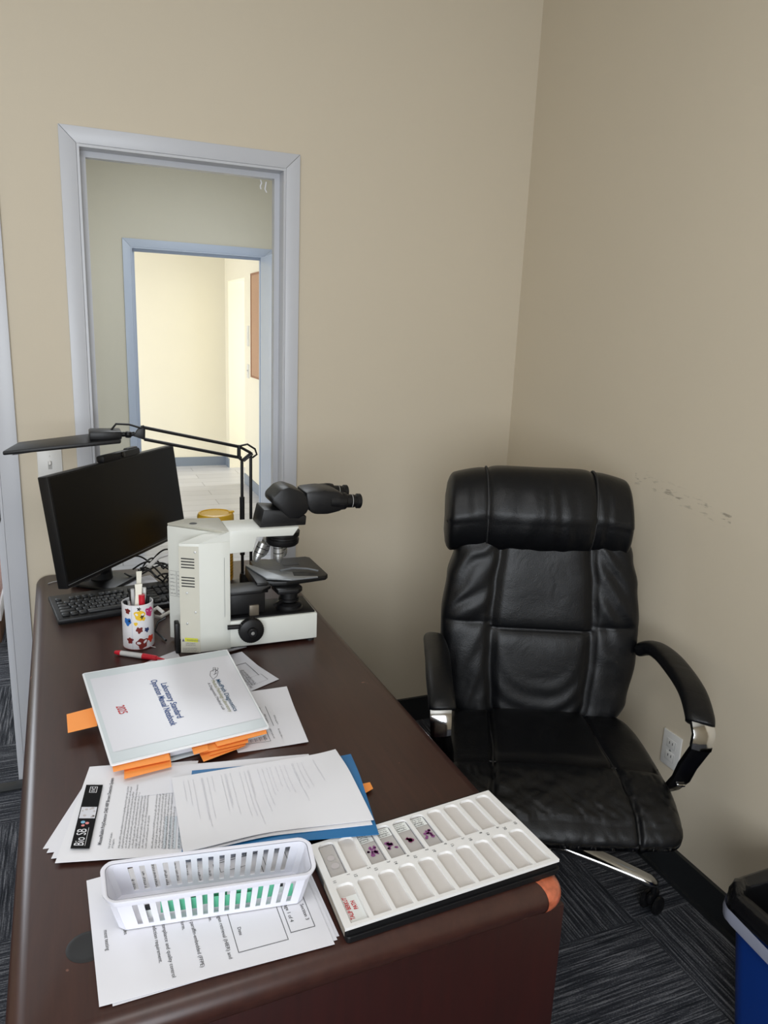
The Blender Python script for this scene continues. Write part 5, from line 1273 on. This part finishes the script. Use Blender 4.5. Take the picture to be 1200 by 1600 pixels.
# glass slides lying in the tray
def slide(idx, label, kind, seed):
    k = idx; xa, xb = mL+k*pw+gap/2+.001, mL+(k+1)*pw-gap/2-.001; ya, yb = mT+.003, mT+ph_-.001
    o = TF((xa+xb)/2, (ya+yb)/2, -.0026)
    t = thing('glass_slide', label, 'slide', o, group='glass slides in the slide tray')
    mb = MB(); v = [TF(x, y, z) for x in (xa, xb) for y in (ya, yb) for z in (-.0026, -.0012)]
    mb.add(v, [(0, 1, 3, 2), (4, 6, 7, 5), (0, 4, 5, 1), (2, 3, 7, 6), (0, 2, 6, 4), (1, 5, 7, 3)]); mb.done('glass_plate', M['glass'], t)
    mb = MB(); f3 = lambda a, b: TF(xa+a, ya+b, -.0008); w3, h3 = xb-xa, yb-ya
    rectline(mb, f3, 0, 0, w3, h3, .0007); mb.done('glass_edge', M['print_mid'], t)
    if kind != 'blank':
        mb = MB(); quadmark(mb, f3, .001, .001, w3-.001, h3*.30); lb_ = mb.done('label_end', M['frost'], t)
        mb = MB(); f4 = lambda a, b: TF(xa+a, ya+b, -.0006); rr = random.Random(seed)
        for q in range(4): greek(mb, lambda a, b: f4(a, h3*.29-b), .002, h3*(.02+.065*q), w3*.8, .0028, rr)
        rectline(mb, f4, .002, h3*.18, w3*.6, h3*.27, .0005); mb.done('printed_text', M['print'], lb_)
    rr = random.Random(seed); mb = MB()
    if kind == 'blank':
        disc(mb, f3, w3*.5, h3*.42, .006); disc(mb, f3, w3*.55, h3*.68, .0065); mb.done('tissue', M['stain_grey'], t)
    else:
        for q in range(13 if kind == 'bits' else 7):
            cx, cy_2 = w3*(.5+.28*(rr.random()-.5)*(2 if kind == 'bits' else 1.2)), h3*(.60+(.24 if kind == 'bits' else .10)*(rr.random()-.5)); r__ = rr.uniform(.0018, .0036 if kind == 'bits' else .0052)
            n_ = 9; mb.add([f3(cx, cy_2)]+[f3(cx+r__*(1+.35*rr.uniform(-1, 1))*math.cos(2*PI*z_/n_), cy_2+r__*(1+.35*rr.uniform(-1, 1))*math.sin(2*PI*z_/n_)) for z_ in range(n_)], [(0, 1+z_, 1+(z_+1) % n_) for z_ in range(n_)])
        mb.done('tissue', M['stain'] if kind == 'bits' else M['stain2'], t)
slide(0, 'pale slide with two grey spots in the first tray slot beside the basket', 'blank', 1)
slide(2, 'slide with scattered purple bits partly under the blue folder', 'bits', 2)
slide(3, 'slide with a tall purple cluster next to the one under the folder', 'bits', 3)
slide(4, 'slide with one solid dark magenta patch', 'solid', 4)
slide(5, 'rightmost slide in the tray, with purple bits below its printed label', 'bits', 9)

# ------------------------------------------------------------------ white basket with slides
zb0 = .7545; zb1 = .806
bt = [at_z(163, 1352, zb1), at_z(478, 1312, zb1), at_z(489, 1362, zb1), at_z(168, 1409, zb1)]     # rim: back-left, back-right, front-right, front-left
bb_ = [at_z(186, 1424, zb0), at_z(462, 1366, zb0), at_z(478, 1402, zb0), at_z(184, 1459, zb0)]
fl_, fr_ = at_z(186, 1460, zb0), at_z(474, 1404, zb0)
inb = .010
rc = sum(bt, Vector())/4
bb_ = [rc.lerp(p, .90)+Vector((0, 0, 0)) for p in bt]; bb_ = [Vector((p.x, p.y, zb0)) for p in bb_]
mid_f = (fl_+fr_)/2; cur = (bb_[3]+bb_[2])/2; 
bk_ = thing('slotted_basket', 'white slotted plastic basket holding microscope slides', 'basket', Vector((rc.x, rc.y, zb0)))
def BP(s_, t, h):  # s along the length, t back->front, h 0..1
    a = bil(bt, s_, t); b = bil(bb_, s_, t); p = b.lerp(a, h); return p
def rr_loop(n=6, cr=.10, hh=1, out=0):
    pts = []; crx, cry = cr*.30, cr*1.25
    for cx, cy2, a0 in ((1-crx, 1-cry, 0), (crx, 1-cry, PI/2), (crx, cry, PI), (1-crx, cry, 3*PI/2)):
        for k in range(n): a = a0+PI/2*k/(n-1); pts.append((cx+crx*math.cos(a), cy2+cry*math.sin(a)))
    c = Vector((.5, .5)); res = []
    for x, y in pts:
        p = BP(x, y, hh)
        if out: d_ = (p-BP(.5, .5, hh)); d_.z = 0; 
        if out:
            nx = (x-.5); ny = (y-.5); p = p+((bt[1]-bt[0]).normalized()*(sgn(nx)*(abs(nx)*2)**8)+(bt[3]-bt[0]).normalized()*(sgn(ny)*(abs(ny)*2)**8))*out
        res.append(p)
    return res
mb = MB()
rows_ = [(1.0, 0, 0), (1.02, .002, 0), (1.02, .006, 0), (.98, .0065, 0), (.84, .0045, 0), (.84, .0, 0), (1.0, -.001, 0)]
mb.grid([rr_loop(6, .16, h, o) for h, o, _ in rows_], True, True); mb.done('basket_rim', M['basket'], bk_, sharp=60)
mb = MB(); 
def wallseg(s0, s1, t0, t1, h0, h1, th=.0016, nh=1):
    # vertical quad with thickness between plan points (s0,t0)-(s1,t1)
    P = []
    e = (BP(s1, t1, .5)-BP(s0, t0, .5)); nn = Vector((-e.y, e.x, 0)).normalized()*th/2
    v = []
    for h in (h0, h1):
        for (s_, t_) in ((s0, t0), (s1, t1)):
            p = BP(s_, t_, h); v += [p-nn, p+nn]
    mb.add(v, [(0, 2, 6, 4), (1, 5, 7, 3), (0, 1, 3, 2), (4, 6, 7, 5), (0, 4, 5, 1), (2, 3, 7, 6)])
NS = 15
def side(t_):
    wallseg(.03, .97, t_, t_, 0, .12); wallseg(.03, .97, t_, t_, .86, .95)
    x = .03; s0, s1 = .10, .955; pit = (s1-s0)/NS
    wallseg(.03, s0, t_, t_, .12, .86); 
    for k in range(NS): wallseg(s0+pit*k+pit*.46, s0+pit*(k+1), t_, t_, .12, .86)
    wallseg(s1, .97, t_, t_, .12, .86)
side(.0); side(1.0)
for s_ in (0., 1.): wallseg(s_, s_, .10, .90, 0, .95)
for (a, b) in (((0, .10), (.03, 0)), ((.97, 0), (1, .10)), ((0, .90), (.03, 1)), ((.97, 1), (1, .90))): wallseg(a[0], b[0], a[1], b[1], 0, .95)
mb.done('slotted_wall', M['basket'], bk_, sharp=0)
mb = MB(); cs = [BP(*q, 0) for q in ((.03, 0), (.97, 0), (1, .10), (1, .90), (.97, 1), (.03, 1), (0, .90), (0, .10))]; mb.add([p+Vector((0, 0, .0)) for p in cs]+[p+Vector((0, 0, .0016)) for p in cs], [tuple(range(7, -1, -1)), tuple(range(8, 16))]+[(i, (i+1) % 8, 8+(i+1) % 8, 8+i) for i in range(8)]); mb.done('basket_floor', M['basket'], bk_, sharp=0)
# slides inside, lying against the near wall
ls = (bt[1]-bt[0]).normalized(); ts = (bt[3]-bt[0]).normalized()
specs = [('clear slide with a black end nearest the left of the basket', .16, 'c_black', .02), ('green-ended slide left of the middle in the basket', .33, 'green', -.05), ('green-ended slide in the middle of the basket', .47, 'green', .04), ('green-ended slide leaning right of the middle in the basket', .60, 'green', -.03), ('green-ended slide towards the right end of the basket', .74, 'green', .03), ('black-ended slide at the right end of the basket', .87, 'c_black', 0), ('pale green slide against the right end of the basket', .925, 'green', .06)]
for i, (lb, s_, mc_, tl) in enumerate(specs):
    o = BP(s_, .84-.05*(i % 3), 0)+Vector((0, 0, .0055+.0012*(i % 3)))
    t = thing('stored_slide', lb, 'slide', o, group='slides in the white basket')
    d_ = (ls*math.cos(tl)+Vector((0, 0, 1))*math.sin(tl)*.3).normalized(); upv = Vector((0, 0, 1)); nn = ls.cross(upv).normalized(); A = Matrix(((d_.x, nn.x, upv.x, o.x), (d_.y, nn.y, upv.y, o.y), (d_.z, nn.z, upv.z, o.z), (0, 0, 0, 1))) @ Matrix.Rotation(-.25-.1*(i % 2), 4, 'X')
    small = s_ > .8 or s_ < .2; hl = .006 if small else .029
    mb = MB(); mb.box((0, 0, .013), (hl*1.9, .0012, .025), A); mb.done('glass_plate', M['frost'] if mc_ == 'c_black' else M[mc_], t)
    mb = MB(); mb.box((0, -.0002, .021 if mc_ == 'c_black' else .004), (hl*1.92, .0018, .010 if mc_ == 'c_black' else .008), A); mb.done('coloured_end', M[mc_], t)
